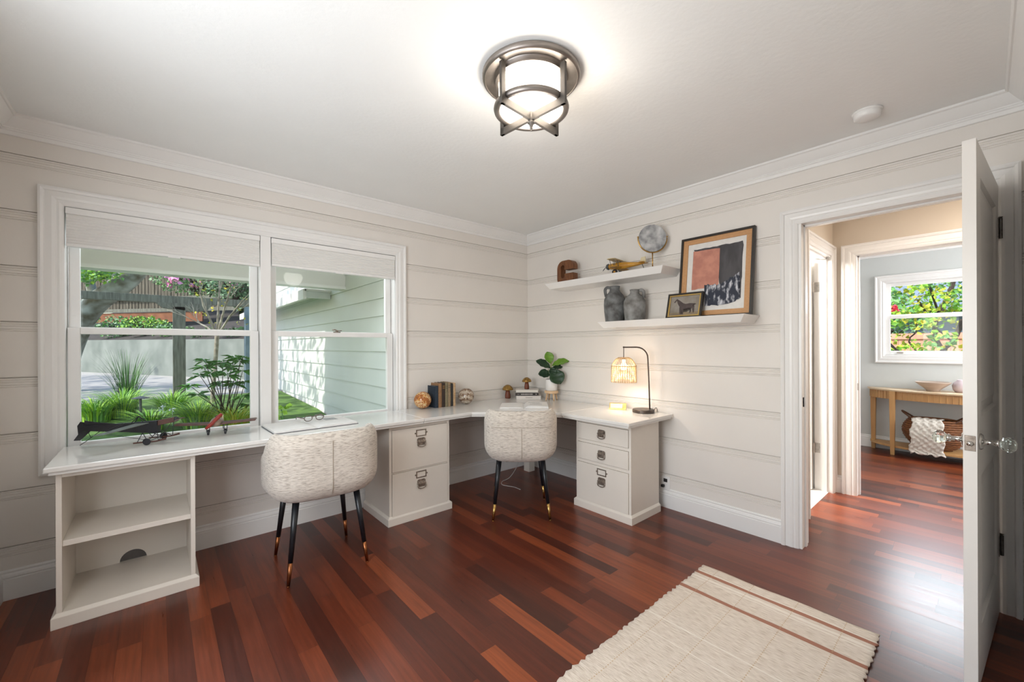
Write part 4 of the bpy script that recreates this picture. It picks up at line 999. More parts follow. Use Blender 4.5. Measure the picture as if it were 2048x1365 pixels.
for nm, c, wd, hh, lb in rowb:
    cm = mat('cloth_' + nm, c, .75, noise=tuple(int(v * .86) for v in c), scale=60, bump=.3)
    t = empty('antique_book', (bx + wd / 2, -.150, D), lb, 'book', 0, G)
    bm = B(); q = wd / 2 - .0008; dd = .128
    box(bm, -q, -q + .0025, 0, dd, 0, hh); box(bm, q - .0025, q, 0, dd, 0, hh)
    arc = [(q * math.cos(R_(a)), -.004 * math.sin(R_(a))) for a in range(0, 181, 20)]
    prism(bm, arc + [(-q, .003), (q, .003)], 0, hh); mesh_obj('cover', bm, cm, t)
    bm = boxb(-q + .0025, q - .0025, .003, dd - .004, .003, hh - .004); mesh_obj('pages', bm, paper_m, t)
    if nm in ('olive', 'umber', 'cream', 'sand'):
        ink = mat('spine_ink_' + nm, (70, 60, 44) if nm in ('olive', 'sand') else (176, 132, 72), .6, noise=(90, 78, 60) if nm in ('olive', 'sand') else (150, 110, 60), scale=60)
        bm = B(); zz = hh - .03
        for k in range(3 if nm != 'cream' else 7):
            box(bm, -q * .7, q * .7, -.0052, -.0035, zz, zz + (.002 if k % 2 else .004)); zz -= .010
            if nm == 'cream' and k == 0: zz -= .05
        mesh_obj('spine_bands', bm, ink, t)
    bx += wd

# ------------------------------------------------------------------ model planes on the window desk
blkm = mat('plane_black', (30, 30, 34), .5, noise=(40, 40, 46), scale=30, bump=.1)
brnm = mat('plane_brown', (96, 62, 52), .5, noise=(74, 46, 40), scale=30, bump=.2)
greym = mat('plane_grey', (112, 118, 112), .5, noise=(92, 98, 92), scale=30, bump=.1)
t = empty('model_monoplane', (-3.110, -.207, D), 'black vintage model monoplane with spoked undercarriage, near left end of the window desk', 'model airplane', math.atan2(-.462, .887))
# local +x = nose, +y = far side (window), -y near side
bm = B()
def tri(x, zt, zb, hw): return [(x, -hw, zt), (x, hw, zt), (x, hw * .7, zb), (x, -hw * .7, zb)]
secs = [tri(-.335, .110, .080, .005), tri(-.20, .113, .070, .013), tri(-.05, .119, .058, .020), tri(.018, .124, .053, .022)]
vv = [[bm.verts.new(p) for p in s] for s in secs]
for a, b in zip(vv, vv[1:]):
    for k in range(4): bm.faces.new((a[k], a[(k + 1) % 4], b[(k + 1) % 4], b[k]))
bm.faces.new(vv[0]); bm.faces.new(vv[-1][::-1]); mesh_obj('fuselage', bm, blkm, t)
bm = B(); hexa(bm, [(.019, -.018, .096), (.098, -.014, .112), (.098, .014, .112), (.019, .018, .096)], [(.019, -.018, .125), (.098, -.014, .140), (.098, .014, .140), (.019, .018, .125)]); mesh_obj('nose_cowl', bm, brnm, t, bevel=.003)
bm = B(); lathe(bm, [(0, -.008), (.013, -.008), (.015, 0), (.011, .010), (.004, .016), (0, .018)], seg=16); xform(bm, Matrix.Translation((.101, 0, .128)) @ Matrix.Rotation(R_(90), 4, 'Y')); mesh_obj('engine', bm, blkm, t, smooth=True)
bm = B(); tube(bm, [(.120, -.056, .122), (.120, -.03, .125), (.120, 0, .128), (.120, .03, .128), (.120, .056, .127)], [.004, .009, .005, .009, .004], 8, flat=.35); mesh_obj('propeller', bm, brnm, t)
def wingp(bm, y0, y1, x0, x1, z0, z1, th=.004, tipdx=.02):
    hexa(bm, [(x0, y0, z0), (x1, y0, z0), (x1 - tipdx, y1, z1), (x0 + tipdx, y1, z1)], [(x0, y0, z0 + th), (x1, y0, z0 + th), (x1 - tipdx, y1, z1 + th), (x0 + tipdx, y1, z1 + th)])
bm = B(); hexa(bm, [(-.085, -.022, .110), (-.020, -.022, .112), (-.105, -.235, .092), (-.148, -.235, .090)], [(-.085, -.022, .114), (-.020, -.022, .116), (-.105, -.235, .095), (-.148, -.235, .093)]); mesh_obj('wing', bm, greym, t)
bm = B(); hexa(bm, [(-.085, .022, .110), (-.020, .022, .112), (.060, .170, .104), (.015, .170, .102)], [(-.085, .022, .114), (-.020, .022, .116), (.060, .170, .108), (.015, .170, .106)]); mesh_obj('wing', bm, greym, t)
bm = B(); wingp(bm, -.004, -.062, -.350, -.305, .076, .040, .003, .008); wingp(bm, .004, .045, -.350, -.305, .086, .090, .003, .008); mesh_obj('elevator', bm, blkm, t)
bm = B(); prism(bm, [(-.362, .062), (-.337, .066), (-.336, .128), (-.352, .132), (-.366, .110)], -.002, .002, 'y'); prism(bm, [(-.334, .106), (-.18, .113), (-.28, .126), (-.334, .138)], -.002, .002, 'y'); mesh_obj('tail_fin', bm, blkm, t)
for sy in (-.080, .080):
    bm = B(); tube(bm, [(.022 * math.cos(2 * math.pi * k / 24), sy, .0215 + .0185 * math.sin(2 * math.pi * k / 24)) for k in range(24)], .003, 6, closed=True); lathe(bm, [(0, -.001), (.017, -.001), (.017, .001), (0, .001)], seg=20)
    for v in bm.verts:
        pass
    bm.free(); bm = B()
    tube(bm, [(.0165 * math.cos(2 * math.pi * k / 24), sy, .0195 + .0165 * math.sin(2 * math.pi * k / 24)) for k in range(24)], .003, 6, closed=True)
    q = [(.015 * math.cos(2 * math.pi * k / 20), .0195 + .015 * math.sin(2 * math.pi * k / 20)) for k in range(20)]; prism(bm, q, sy - .001, sy + .001, 'y')
    mesh_obj('wheel', bm, blkm, t)
    bm = B(); tube(bm, [(-.068, sy * .86, .012), (-.04, sy * .86, .014), (.04, sy * .86, .018), (.085, sy * .86, .030)], [.004, .004, .004, .006], 6); mesh_obj('skid', bm, brnm, t)
bm = B(); tube(bm, [(0, -.082, .0195), (0, .082, .0195)], .0022, 6)
for sy in (-1, 1):
    for a, b in (((-.05, sy * .069, .015), (-.05, sy * .022, .06)), ((0, sy * .069, .018), (.015, sy * .018, .06)), ((.05, sy * .069, .02), (.02, sy * .022, .06)), ((.05, sy * .069, .02), (.085, sy * .012, .112)), ((0, sy * .069, .018), (-.05, sy * .022, .06))):
        tube(bm, [a, b], .0018, 6)
mesh_obj('undercarriage', bm, blkm, t)
bm = B(); tube(bm, [(-.26, 0, .078), (-.30, 0, .045), (-.33, 0, .020), (-.355, 0, .002)], .0018, 6); tube(bm, [(-.32, 0, .080), (-.305, 0, .042)], .0015, 6); mesh_obj('tail_skid', bm, blkm, t)
bm = B()
for p in ((-.11, .018), (-.11, -.018), (-.045, .018), (-.045, -.018)): tube(bm, [(p[0], p[1], .112), (-.08, 0, .152)], .0022, 6)
for e_ in ((-.11, -.22, .095), (-.14, -.22, .095), (.05, .16, .108), (.02, .16, .108), (.118, 0, .150), (-.33, 0, .12)): tube(bm, [(-.08, 0, .152), e_], .0007, 4)
for e_ in ((-.11, -.20, .095), (-.14, -.20, .095)): tube(bm, [(.0, -.05, .02), e_], .0007, 4)
mesh_obj('rigging', bm, blkm, t)

t = empty('model_propeller_plane', (-2.810, -.150, D), 'small brown model plane with a red propeller on the desk at the window', 'model airplane', math.atan2(-.966, -.26))
# local +x = nose
bm = B(); tube(bm, [(.115, 0, .082), (.10, 0, .082), (.06, 0, .080), (0, 0, .074), (-.07, 0, .060), (-.150, 0, .040)], [.016, .026, .030, .028, .018, .006], 14); mesh_obj('fuselage', bm, mat('plane_tan', (150, 132, 116), .45, noise=(128, 104, 88), scale=25, bump=.1), t, smooth=True)
bm = B(); c, s_ = math.cos(R_(48)), math.sin(R_(48)); tube(bm, [(.128, -.062 * c, .094 - .062 * s_ * .9 ), (.128, -.03 * c, .094 - .03 * s_), (.128, 0, .094), (.128, .03 * c, .094 + .03 * s_), (.128, .058 * c, .094 + .058 * s_)], [.007, .0115, .009, .0115, .009], 10)
pr = mesh_obj('propeller', bm, mat('prop_red', (150, 44, 30), .45, noise=(128, 36, 26), scale=30, bump=.1), t, smooth=True); pr['label'] = 'red two-bladed propeller'
bm = B(); sphere(bm, (.03, 0, .104), .017, 14, 10, (1.3, .8, .8)); mesh_obj('cockpit', bm, dark_m, t, smooth=True)
for sg in (-1, 1):
    bm = B(); wingp(bm, sg * .02, sg * .205, .008, .080, .064, .072, .011, .012); mesh_obj('wing', bm, brnm, t, bevel=.002)
    bm = B(); q = [(.045 + .0165 * math.cos(2 * math.pi * k / 20), .0165 + .0165 * math.sin(2 * math.pi * k / 20)) for k in range(20)]; prism(bm, q, sg * .044 - .005, sg * .044 + .005, 'y'); mesh_obj('wheel', bm, blkm, t, bevel=.002)
    bm = B(); tube(bm, [(.045, sg * .037, .0165), (.045, sg * .037, .068)], .0025, 6); tube(bm, [(.045, sg * .052, .0165), (.045, sg * .052, .068)], .0025, 6); mesh_obj('gear_strut', bm, gry, t)
bm = B(); wingp(bm, -.004, -.055, -.155, -.118, .045, .047, .003, .006); wingp(bm, .004, .055, -.155, -.118, .045, .047, .003, .006); mesh_obj('tailplane', bm, brnm, t)
bm = B(); prism(bm, [(-.158, .042), (-.110, .050), (-.135, .092), (-.152, .094)], -.002, .002, 'y'); mesh_obj('tail_fin', bm, crm, t)
bm = B(); tube(bm, [(-.14, 0, .040), (-.150, 0, .002)], .002, 6); mesh_obj('tail_skid', bm, blkm, t)

# outlet + plug behind the right cabinet
t = empty('wall_outlet', (-.001, -1.628, .19), 'white wall outlet with a black plug beside the three-drawer cabinet', 'outlet')
bm = boxb(-.007, 0, -.036, .036, -.045, .058); mesh_obj('cover_plate', bm, trim_m, t, bevel=.002)
bm = boxb(-.030, -.007, .004, .030, -.030, -.008); mesh_obj('plug', bm, blk_cable, t, bevel=.005)
bm = boxb(-.010, -.007, -.016, .016, .012, .040); mesh_obj('socket', bm, dark_m, t, bevel=.002)

# ------------------------------------------------------------------ rug
def rug_mat():
    m = bpy.data.materials.new('rug_weave'); m.use_nodes = True; T = NT(m); p = m.node_tree.nodes['Principled BSDF']
    tc = T.n('ShaderNodeTexCoord'); sp = T.n('ShaderNodeSeparateXYZ'); T.l(tc.outputs['Object'], sp.inputs[0])
    mp = T.n('ShaderNodeMapping'); mp.inputs['Scale'].default_value = (420, 22, 1); T.l(tc.outputs['Object'], mp.inputs[0])
    nz = T.n('ShaderNodeTexNoise'); nz.inputs['Scale'].default_value = 1; nz.inputs['Detail'].default_value = 3; T.l(mp.outputs[0], nz.inputs['Vector'])
    rp = T.n('ShaderNodeValToRGB'); e = rp.color_ramp.elements; e[0].position = .30; e[0].color = srgb((186, 168, 150)); e[1].position = .56; e[1].color = srgb((228, 216, 202)); T.l(nz.outputs[0], rp.inputs[0])
    # stripe bands along y at given distance from the doorway end (object x, end at 0)
    def mask(lo, hi, ax=0):
        a = T.n('ShaderNodeMath', operation='GREATER_THAN'); T.l(sp.outputs[ax], a.inputs[0]); a.inputs[1].default_value = lo
        b = T.n('ShaderNodeMath', operation='LESS_THAN'); T.l(sp.outputs[ax], b.inputs[0]); b.inputs[1].default_value = hi
        c = T.n('ShaderNodeMath', operation='MULTIPLY'); T.l(a.outputs[0], c.inputs[0]); T.l(b.outputs[0], c.inputs[1]); return c.outputs[0]
    cur = rp.outputs[0]
    def mixin(cur, fac, col, k=1.):
        mx = T.n('ShaderNodeMix', data_type='RGBA'); g = T.n('ShaderNodeMath', operation='MULTIPLY'); T.l(fac, g.inputs[0]); g.inputs[1].default_value = k
        T.l(g.outputs[0], mx.inputs[0]); T.l(cur, mx.inputs[6]); mx.inputs[7].default_value = srgb(col); return mx.outputs[2]
    for lo, hi in ((-.104, -.080), (-.296, -.270)): cur = mixin(cur, mask(lo, hi), (158, 98, 74), .9)
    for lo, hi in ((-.145, -.128), (-.080, -.070), (-.165, -.158), (-.62, -.612), (-.74, -.735)): cur = mixin(cur, mask(lo, hi), (238, 230, 218), .7)
    # dashed ochre warp threads
    dn = T.n('ShaderNodeMath', operation='SINE'); dm = T.n('ShaderNodeMath', operation='MULTIPLY'); T.l(sp.outputs[0], dm.inputs[0]); dm.inputs[1].default_value = 420; T.l(dm.outputs[0], dn.inputs[0])
    dg = T.n('ShaderNodeMath', operation='GREATER_THAN'); T.l(dn.outputs[0], dg.inputs[0]); dg.inputs[1].default_value = .1
    for y in (-.085, -.27, -.47, -.66, .1):
        mk = mask(y - .0025, y + .0025, 1); c = T.n('ShaderNodeMath', operation='MULTIPLY'); T.l(mk, c.inputs[0]); T.l(dg.outputs[0], c.inputs[1]); cur = mixin(cur, c.outputs[0], (190, 158, 118), .7)
    T.l(cur, p.inputs['Base Color']); p.inputs['Roughness'].default_value = .95
    b = T.n('ShaderNodeBump'); b.inputs['Strength'].default_value = .8; b.inputs['Distance'].default_value = .004; T.l(nz.outputs[0], b.inputs['Height']); T.l(b.outputs[0], p.inputs['Normal'])
    return m
bm = B(); rnd = random.Random(5); NX, NY = 150, 40; x1, x0_ = 0., -2.0; yt, yb_ = .0, -.775; g = []
for i in range(NX + 1):
    x = x1 + (x0_ - x1) * i / NX; wob = .004 * math.sin(i * 1.9) + rnd.uniform(-.003, .003); row = []
    for j in range(NY + 1):
        q = j / NY; y = yt + (yb_ - yt) * q + (wob if j in (0, NY) else 0)
        xx = x + .003 * math.sin(q * 9 + 1) if i else x + .004 * math.sin(q * 13)
        row.append(bm.verts.new((xx, y, .009 + .0016 * math.sin(x * 31) * math.sin(y * 14 + x * 4) + (.0015 if i % 3 == 0 else 0))))
    g.append(row)
for a, b in zip(g, g[1:]):
    for j in range(NY): bm.faces.new((a[j], a[j + 1], b[j + 1], b[j]))
o = mesh_obj('woven_rug', bm, rug_mat(), smooth=True); o.location = (-.690, -2.236, 0); so = o.modifiers.new('s', 'SOLIDIFY'); so.thickness = .007
tag(o, 'cream hand-woven rug with two rust stripes near its end, on the wood floor', 'rug')

# ------------------------------------------------------------------ bedroom furniture seen through the doorways
oak = mat('light_oak', (196, 152, 98), .45, noise=(182, 136, 84), scale=22, bump=.2, stretch=(1, 1, .15))
t = empty('console_table', (3.78, -3.09, 0), 'pale oak half-round console table against the bedroom wall below the window', 'console table')
def demi(a, b, z0, z1, n=40): # half ellipse against wall x=0 bulging to -x
    bm = B(); prism(bm, [(-b * math.sin(math.pi * i / n), a * math.cos(math.pi * i / n)) for i in range(n + 1)], z0, z1); return bm
mesh_obj('tabletop', demi(.76, .425, .750, .770), mat('pale_oak_top', (206, 180, 146), .3, noise=(198, 170, 134), scale=12, bump=.1), t, bevel=.003)
bm = B(); n = 48
def ell(a, b, i): return (-b * math.sin(math.pi * i / n), a * math.cos(math.pi * i / n))
poly = [ell(.735, .40, i) for i in range(n + 1)] + [ell(.71, .375, i) for i in range(n, -1, -1)]
prism(bm, poly, .655, .750)
for i in range(2, n - 1):
    p = ell(.737, .402, i); tube(bm, [(p[0], p[1], .657), (p[0], p[1], .749)], .004, 5)
mesh_obj('apron', bm, oak, t)
mesh_obj('lower_shelf', demi(.735, .395, .085, .110), oak, t, bevel=.003)
for (x, y) in ((-.045, .700), (-.300, .495), (-.300, -.495), (-.045, -.700)):
    bm = B(); a = .024; hexa(bm, [(x - a * .8, y - a * .8, 0), (x + a * .8, y - a * .8, 0), (x + a * .8, y + a * .8, 0), (x - a * .8, y + a * .8, 0)], [(x - a * 1.15, y - a * 1.15, .750), (x + a * 1.15, y - a * 1.15, .750), (x + a * 1.15, y + a * 1.15, .750), (x - a * 1.15, y + a * 1.15, .750)]); mesh_obj('leg', bm, oak, t, bevel=.003)
bm = B(); lathe(bm, [(0, 0), (.055, 0), (.058, .012), (.085, .040), (.120, .070), (.146, .098), (.150, .104), (.144, .103), (.116, .076), (.080, .046), (.04, .022), (0, .02)], seg=48)
o = mesh_obj('ribbed_bowl', bm, mat('taupe_ceramic', (190, 172, 158), .6, noise=(170, 150, 136), scale=14, bump=.6, bscale=12, stretch=(.2, .2, 14)), smooth=True); o.location = (3.60, -2.925, .7705); tag(o, 'wide taupe bowl on the half-round console table', 'bowl')
bm = B(); lathe(bm, [(0, 0), (.045, 0), (.062, .03), (.068, .07), (.055, .11), (.032, .130), (.030, .142), (.022, .142), (.022, .12), (0, .12)], seg=32)
o = mesh_obj('round_vase', bm, mat('mauve_ceramic', (196, 180, 184), .35, noise=(184, 166, 170), scale=10, bump=.1), smooth=True); o.location = (3.60, -3.140, .7705); tag(o, 'pale mauve round vase on the console table, partly behind the open door', 'vase')
wick = mat('wicker', (140, 88, 50), .65, noise=(92, 54, 28), scale=30, bump=1., bscale=40, stretch=(1, 1, 3))
t = empty('wicker_basket', (3.575, -2.935, .1105), 'round brown wicker basket with two handles under the console table', 'basket')
bm = B(); prof = [(.13, 0)] + [(.13 + .125 * math.sin(math.pi * min(1, s * .80 + .02)) ** .9, .32 * s) for s in [i / 14 for i in range(1, 15)]]
for i, (r, z) in enumerate(prof):
    seg = 40; tube(bm, [(r * .72 * math.cos(2 * math.pi * k / seg), (r + (.005 if (k + i) % 2 else -.004)) * math.sin(2 * math.pi * k / seg), z + .012) for k in range(seg)], .0135, 6, closed=True)
lathe(bm, [(0, .004), (.13, .004)], seg=24, sx=.72)
mesh_obj('basket_body', bm, wick, t, smooth=True)
for s in (-1, 1):
    bm = B(); tube(bm, smooth_pts([(-.10, s * .15, .315), (-.05, s * .235, .385), (0, s * .265, .41), (.05, s * .235, .385), (.10, s * .15, .315)]), .009, 8); mesh_obj('handle', bm, mat('wicker_dark', (96, 58, 34), .6, noise=(70, 42, 24), scale=40, bump=.5), t, smooth=True)
knit = mat('knit_throw', (226, 220, 210), .95, noise=(206, 198, 186), scale=45, bump=.8, bscale=60)
bm = B(); rows = []; path = [(.06, .33), (-.02, .352), (-.11, .352), (-.165, .34), (-.205, .30), (-.222, .24), (-.232, .18), (-.230, .12), (-.224, .06), (-.215, .01), (-.225, -.03)]
def sub(P, n):
    return [(v.x, v.z) for v in smooth_pts([(a, 0, b) for a, b in P], n)]
pp = sub(path, 4)
for i, (x, z) in enumerate(pp):
    wv = .115 + .025 * i / len(pp); row = []
    for j in range(25):
        q = j / 24; y = .045 + (q - .5) * 2 * wv
        bmp = .006 * (1 if (int(i / 2) + int(j / 3)) % 2 else -1)
        row.append(bm.verts.new((x - .012 + bmp, y - .01 * math.sin(i * .5), z + .004 * math.sin(j) + (.012 * math.sin(j * .7) if i == len(pp) - 1 else 0))))
    rows.append(row)
for a, b in zip(rows, rows[1:]):
    for j in range(24): bm.faces.new((a[j], a[j + 1], b[j + 1], b[j]))
o = mesh_obj('knitted_throw', bm, knit, smooth=True); o.location = (3.575, -2.935, .1105); so = o.modifiers.new('s', 'SOLIDIFY'); so.thickness = .012; tag(o, 'chunky white knitted throw draped over the wicker basket', 'throw')
# ------------------------------------------------------------------ outside the big window
grass_m = mat('lawn', (66, 98, 46), .9, noise=(96, 128, 56), scale=14, bump=.6, bscale=30)
drive_m = mat('concrete_drive', (150, 150, 150), .85, noise=(166, 163, 158), scale=2.5, bump=.3, bscale=30)
ret_m = mat('retaining_concrete', (134, 140, 134), .9, noise=(104, 112, 106), scale=1.6, bump=.3, bscale=20, detail=8)
mulch_m = mat('mulch', (70, 64, 60), .95, noise=(34, 32, 32), scale=9, bump=1., bscale=20)
side_m = mat('sage_siding', (216, 220, 216), .6, noise=(211, 215, 211), scale=3, bump=.1)
eave_m = mat('sage_beam', (228, 226, 220), .6, noise=(224, 222, 216), scale=3, bump=.1)
oldwood = mat('weathered_wood', (122, 124, 112), .85, noise=(86, 86, 76), scale=9, bump=.5, bscale=20, stretch=(4, 4, .5))
fence_m = mat('fence_wood', (104, 98, 84), .85, noise=(66, 60, 50), scale=6, bump=.5, bscale=20, stretch=(4, 4, .4))
rust_m = mat('rust_board', (136, 86, 56), .85, noise=(106, 64, 42), scale=5, bump=.3)
bark_m = mat('mossy_bark', (150, 156, 146), .9, noise=(78, 74, 54), scale=5, bump=1., bscale=9, detail=8)
twig_m = mat('pale_twig', (176, 172, 162), .8, noise=(120, 112, 100), scale=14, bump=.3)
dtwig_m = mat('dark_twig', (66, 52, 42), .8, noise=(48, 38, 30), scale=14, bump=.3)
def leafm(n, a, b): return mat(n, a, .6, noise=b, scale=4, bump=.05)
lf_dark = leafm('leaf_dark', (44, 74, 40), (62, 96, 52)); lf_mid = leafm('leaf_mid', (84, 136, 66), (114, 162, 92)); lf_lime = leafm('leaf_lime', (178, 214, 72), (120, 178, 56))
lf_yel = leafm('leaf_yellow', (206, 188, 52), (150, 170, 50)); lf_pale = leafm('leaf_pale', (150, 178, 140), (104, 142, 100)); pink_m = leafm('pink_flower', (214, 120, 170), (232, 160, 200)); redf = leafm('red_flower', (206, 40, 66), (226, 70, 90))
blue_f = leafm('blue_flower', (178, 186, 220), (206, 210, 232))

# ground rising from the house, then the flat drive
bm = B(); xs = [-12, -6, -3, -1.29]; ys = [.17, 1.2, 3.2, 5.6]; zs = [.0, .20, .38, .455]
rows = [[bm.verts.new((x, y, z)) for x in xs] for y, z in zip(ys, zs)]
for a, b in zip(rows, rows[1:]):
    for k in range(3): bm.faces.new((a[k], a[k + 1], b[k + 1], b[k]))
o = mesh_obj('lawn', bm, grass_m, smooth=True); tag(o, 'green lawn sloping up between the window and the driveway', 'lawn', kind='stuff')
struct('driveway', (lambda b: (prism(b, [(-14, 5.6), (-14, 23), (6, 23), (6, 5.6)], .36, .46), b)[1])(B()), drive_m)
# retaining wall running away to the left
RA, RB = Vector((-9.5, 27.04)), Vector((.2, 5.97))
dv = (RB - RA).normalized(); nv = Vector((-dv.y, dv.x))   # towards the hill
bm = B(); P0 = lambda s, n_, z: ((RA + dv * s + nv * n_).x, (RA + dv * s + nv * n_).y, z)
Lw = (RB - RA).length
if nv.y < 0: nv = -nv
hexa(bm, [P0(0, 0, .3), P0(Lw, 0, .3), P0(Lw, .3, .3), P0(0, .3, .3)], [P0(0, 0, 1.64), P0(Lw, 0, 1.50), P0(Lw, .3, 1.50), P0(0, .3, 1.64)])
struct('retaining_wall', bm, ret_m)
bm = B(); hexa(bm, [P0(-3, .3, .3), P0(Lw + 6, .3, .3), P0(Lw + 6, 14, .3), P0(-3, 14, .3)], [P0(-3, .3, 1.60), P0(Lw + 6, .3, 1.46), P0(Lw + 6, 14, 5.2), P0(-3, 14, 6.0)])
struct('hillside', bm, mulch_m)
# neighbouring wing of the house with lapped siding
bm = B(); z = -.1; CW = -1.25
while z < 3.2:
    hexa(bm, [(CW - .016, .16, z), (CW + .2, .16, z), (CW + .2, 7.6, z), (CW - .016, 7.6, z)], [(CW - .002, .16, z + .193), (CW + .2, .16, z + .193), (CW + .2, 7.6, z + .193), (CW - .002, 7.6, z + .193)]); z += .193
struct('wall_wing', bm, side_m)
bm = B(); box(bm, -1.62, -1.58, 2.66, 8.2, 1.95, 2.08); box(bm, -1.60, CW, 2.66, 8.2, 2.06, 2.09); mesh_obj('eave_board', bm, trim_m)['kind'] = 'structure'
bm = B(); box(bm, -1.58, CW - .01, 2.68, 2.74, 1.97, 2.06); mesh_obj('eave_return', bm, side_m)['kind'] = 'structure'
# porch: soffit and front beam
struct('porch_roof', boxb(-7, CW + .2, .16, 2.9, 2.46, 2.52), eave_m)
struct('added_sun_block', boxb(-5.5, XL - .14, -4.2, .16, 2.46, 2.52), eave_m)  # unseen overhang added to keep sun out of the made-up side window
struct('porch_beam', boxb(-7, CW, 2.10, 2.24, 2.075, 2.46), eave_m)
struct('porch_beam_trim', boxb(-7, CW, 2.065, 2.26, 2.040, 2.075), trim_m)

# leaf clouds
def leaves(bm, c, r, n, size, seed, mi=None, flat=.6):
    rnd = random.Random(seed)
    for _ in range(n):
        while True:
            p = Vector((rnd.uniform(-1, 1), rnd.uniform(-1, 1), rnd.uniform(-1, 1)))
            if .25 < p.length < 1: break
        p = Vector((c[0] + p.x * r[0], c[1] + p.y * r[1], c[2] + p.z * r[2]))
        d = Vector((rnd.gauss(0, 1), rnd.gauss(0, 1), rnd.gauss(0, .7))).normalized(); s = d.orthogonal().normalized(); s.rotate(Matrix.Rotation(rnd.uniform(0, 6.28), 3, d))
        L = size * rnd.uniform(.6, 1.3); W_ = L * .42; u = d.cross(s) * L * .12
        v = [bm.verts.new(p), bm.verts.new(p + d * L * .45 + s * W_ + u), bm.verts.new(p + d * L), bm.verts.new(p + d * L * .45 - s * W_ + u)]
        fc = bm.faces.new(v); fc.material_index = mi if mi is not None else rnd.randrange(2)
def blob_core(c, r, m, parent, name='branches'):
    bm = B(); rnd = random.Random(int(abs(c[0]) * 100))
    for k in range(10):
        e = Vector((c[0] + rnd.uniform(-.8, .8) * r[0], c[1] + rnd.uniform(-.8, .8) * r[1], c[2] + rnd.uniform(-.3, .8) * r[2])); tube(bm, [(c[0], c[1], c[2] - r[2]), ((c[0] + e.x) / 2, (c[1] + e.y) / 2, c[2]), tuple(e)], [.03, .02, .01], 5)
    mesh_obj(name, bm, m, parent, world=True)
def shrub(name, c, r, n, size, seed, mats, label, cat='shrub', group=None, flowers=None):
    t = empty(name, (c[0], c[1], c[2] - r[2]), label, cat, 0, group)
    bm = B(); leaves(bm, c, r, n, size, seed); mesh_obj('foliage', bm, mats, t, world=True)
    blob_core(c, r, dtwig_m, t)
    if flowers:
        m_, k, sz = flowers; bm = B(); rnd = random.Random(seed + 9)
        for _ in range(k):
            a = rnd.uniform(0, 6.28); p = (c[0] + r[0] * rnd.uniform(-.9, .9), c[1] - r[1] * rnd.uniform(.3, 1.), c[2] + r[2] * rnd.uniform(-.8, .8))
            leaves(bm, p, (sz, sz, sz), 9, sz * 1.3, seed + _, 0)
        mesh_obj('flowers', bm, m_, t, world=True)
    return t
C0 = Vector((-3.104, -3.319, 1.30))
def at(px, py, depth):
    """place a point on the sight line through a pixel at a given distance into the scene (used for coordinates only)"""
    a, b = px - 1024, py - 693.2
    return C0 + (Fw * f + Rt * (a - b * roll) - Up * (b + a * roll)) * (depth / f)
# shrubs on top of the retaining wall
for i, (px, py, dd, rx, rz, n, mats_, lb) in enumerate([
    (205, 655, 14.2, .85, .42, 900, [lf_mid, lf_pale], 'rounded green shrub spilling over the retaining wall at the far left of the window'),
    (255, 652, 13.6, .70, .36, 800, [lf_mid, lf_lime], 'bright green shrub on the retaining wall just left of the grey post'),
    (315, 664, 12.9, .62, .26, 600, [lf_pale, lf_mid], 'pale green shrub on the retaining wall directly behind the grey post'),
    (395, 672, 12.0, .60, .20, 500, [lf_mid, lf_dark], 'low dark shrub on the retaining wall right of the grey post'),
    (460, 668, 11.3, .50, .17, 400, [lf_pale, lf_mid], 'low pale shrub on the retaining wall near the right edge of the left window half')]):
    p = at(px, py, dd); shrub('shrub', tuple(p + Vector((.42, .95, .06))), (rx, .5, rz), n, .085, 20 + i, mats_, lb, group='shrubs on the retaining wall')
# board fence on the hill, with gapped pickets below a rail
fa, fb = at(60, 640, 17.5), at(560, 640, 15.5); fd = Vector((fb.x - fa.x, fb.y - fa.y, 0)); FL = fd.length; fang = math.atan2(fd.y, fd.x)
t = empty('board_fence', (fa.x, fa.y, 2.35), 'weathered brown board fence along the hillside above the driveway', 'fence', fang)
bm = B(); x = 0; rnd = random.Random(4)
while x < FL:
    h = rnd.uniform(-.03, .03); box(bm, x, x + .125, rnd.uniform(-.02, 0), .03, .42, 2.9 + h); x += .155
mesh_obj('pickets', bm, fence_m, t)
bm = B(); box(bm, 0, FL, -.10, -.03, .38, .52); box(bm, 0, FL, -.10, -.03, .86, .98); mesh_obj('rails', bm, oldwood, t)
bm = B(); box(bm, 0, FL * .72, -.06, 0, -.02, .36); mesh_obj('kick_board', bm, rust_m, t)
# pergola beam, brackets and posts
pa, pb = at(110, 586, 6.9), at(545, 610, 6.9)
pz = 1.3 + (693 - 604) / 820.6 * 7.0
t = empty('pergola', (-2.81, 5.72, .44), 'weathered grey timber garden structure of two posts under a long beam', 'pergola')
bm = B(); box(bm, -7.5, -1.42, 5.66, 5.78, pz - .005, pz + .115); mesh_obj('beam', bm, oldwood, t, world=True, bevel=.004)
bm = B(); prism(bm, [(-3.12, pz - .005), (-3.02, pz - .09), (-2.60, pz - .14), (-2.42, pz - .10), (-2.36, pz - .005)], 5.64, 5.80, 'y'); mesh_obj('bolster', bm, oldwood, t, world=True)
mesh_obj('post', boxb(-2.895, -2.725, 5.64, 5.80, .40, pz - .06), oldwood, t, world=True, bevel=.006)
mesh_obj('post', boxb(-1.86, -1.74, 5.64, 5.80, .40, pz - .01), mat('shade_blue_post', (120, 140, 150), .8, noise=(98, 116, 126), scale=6, bump=.3), t, world=True, bevel=.006)  # blue cast of the shade is put into this post's colour
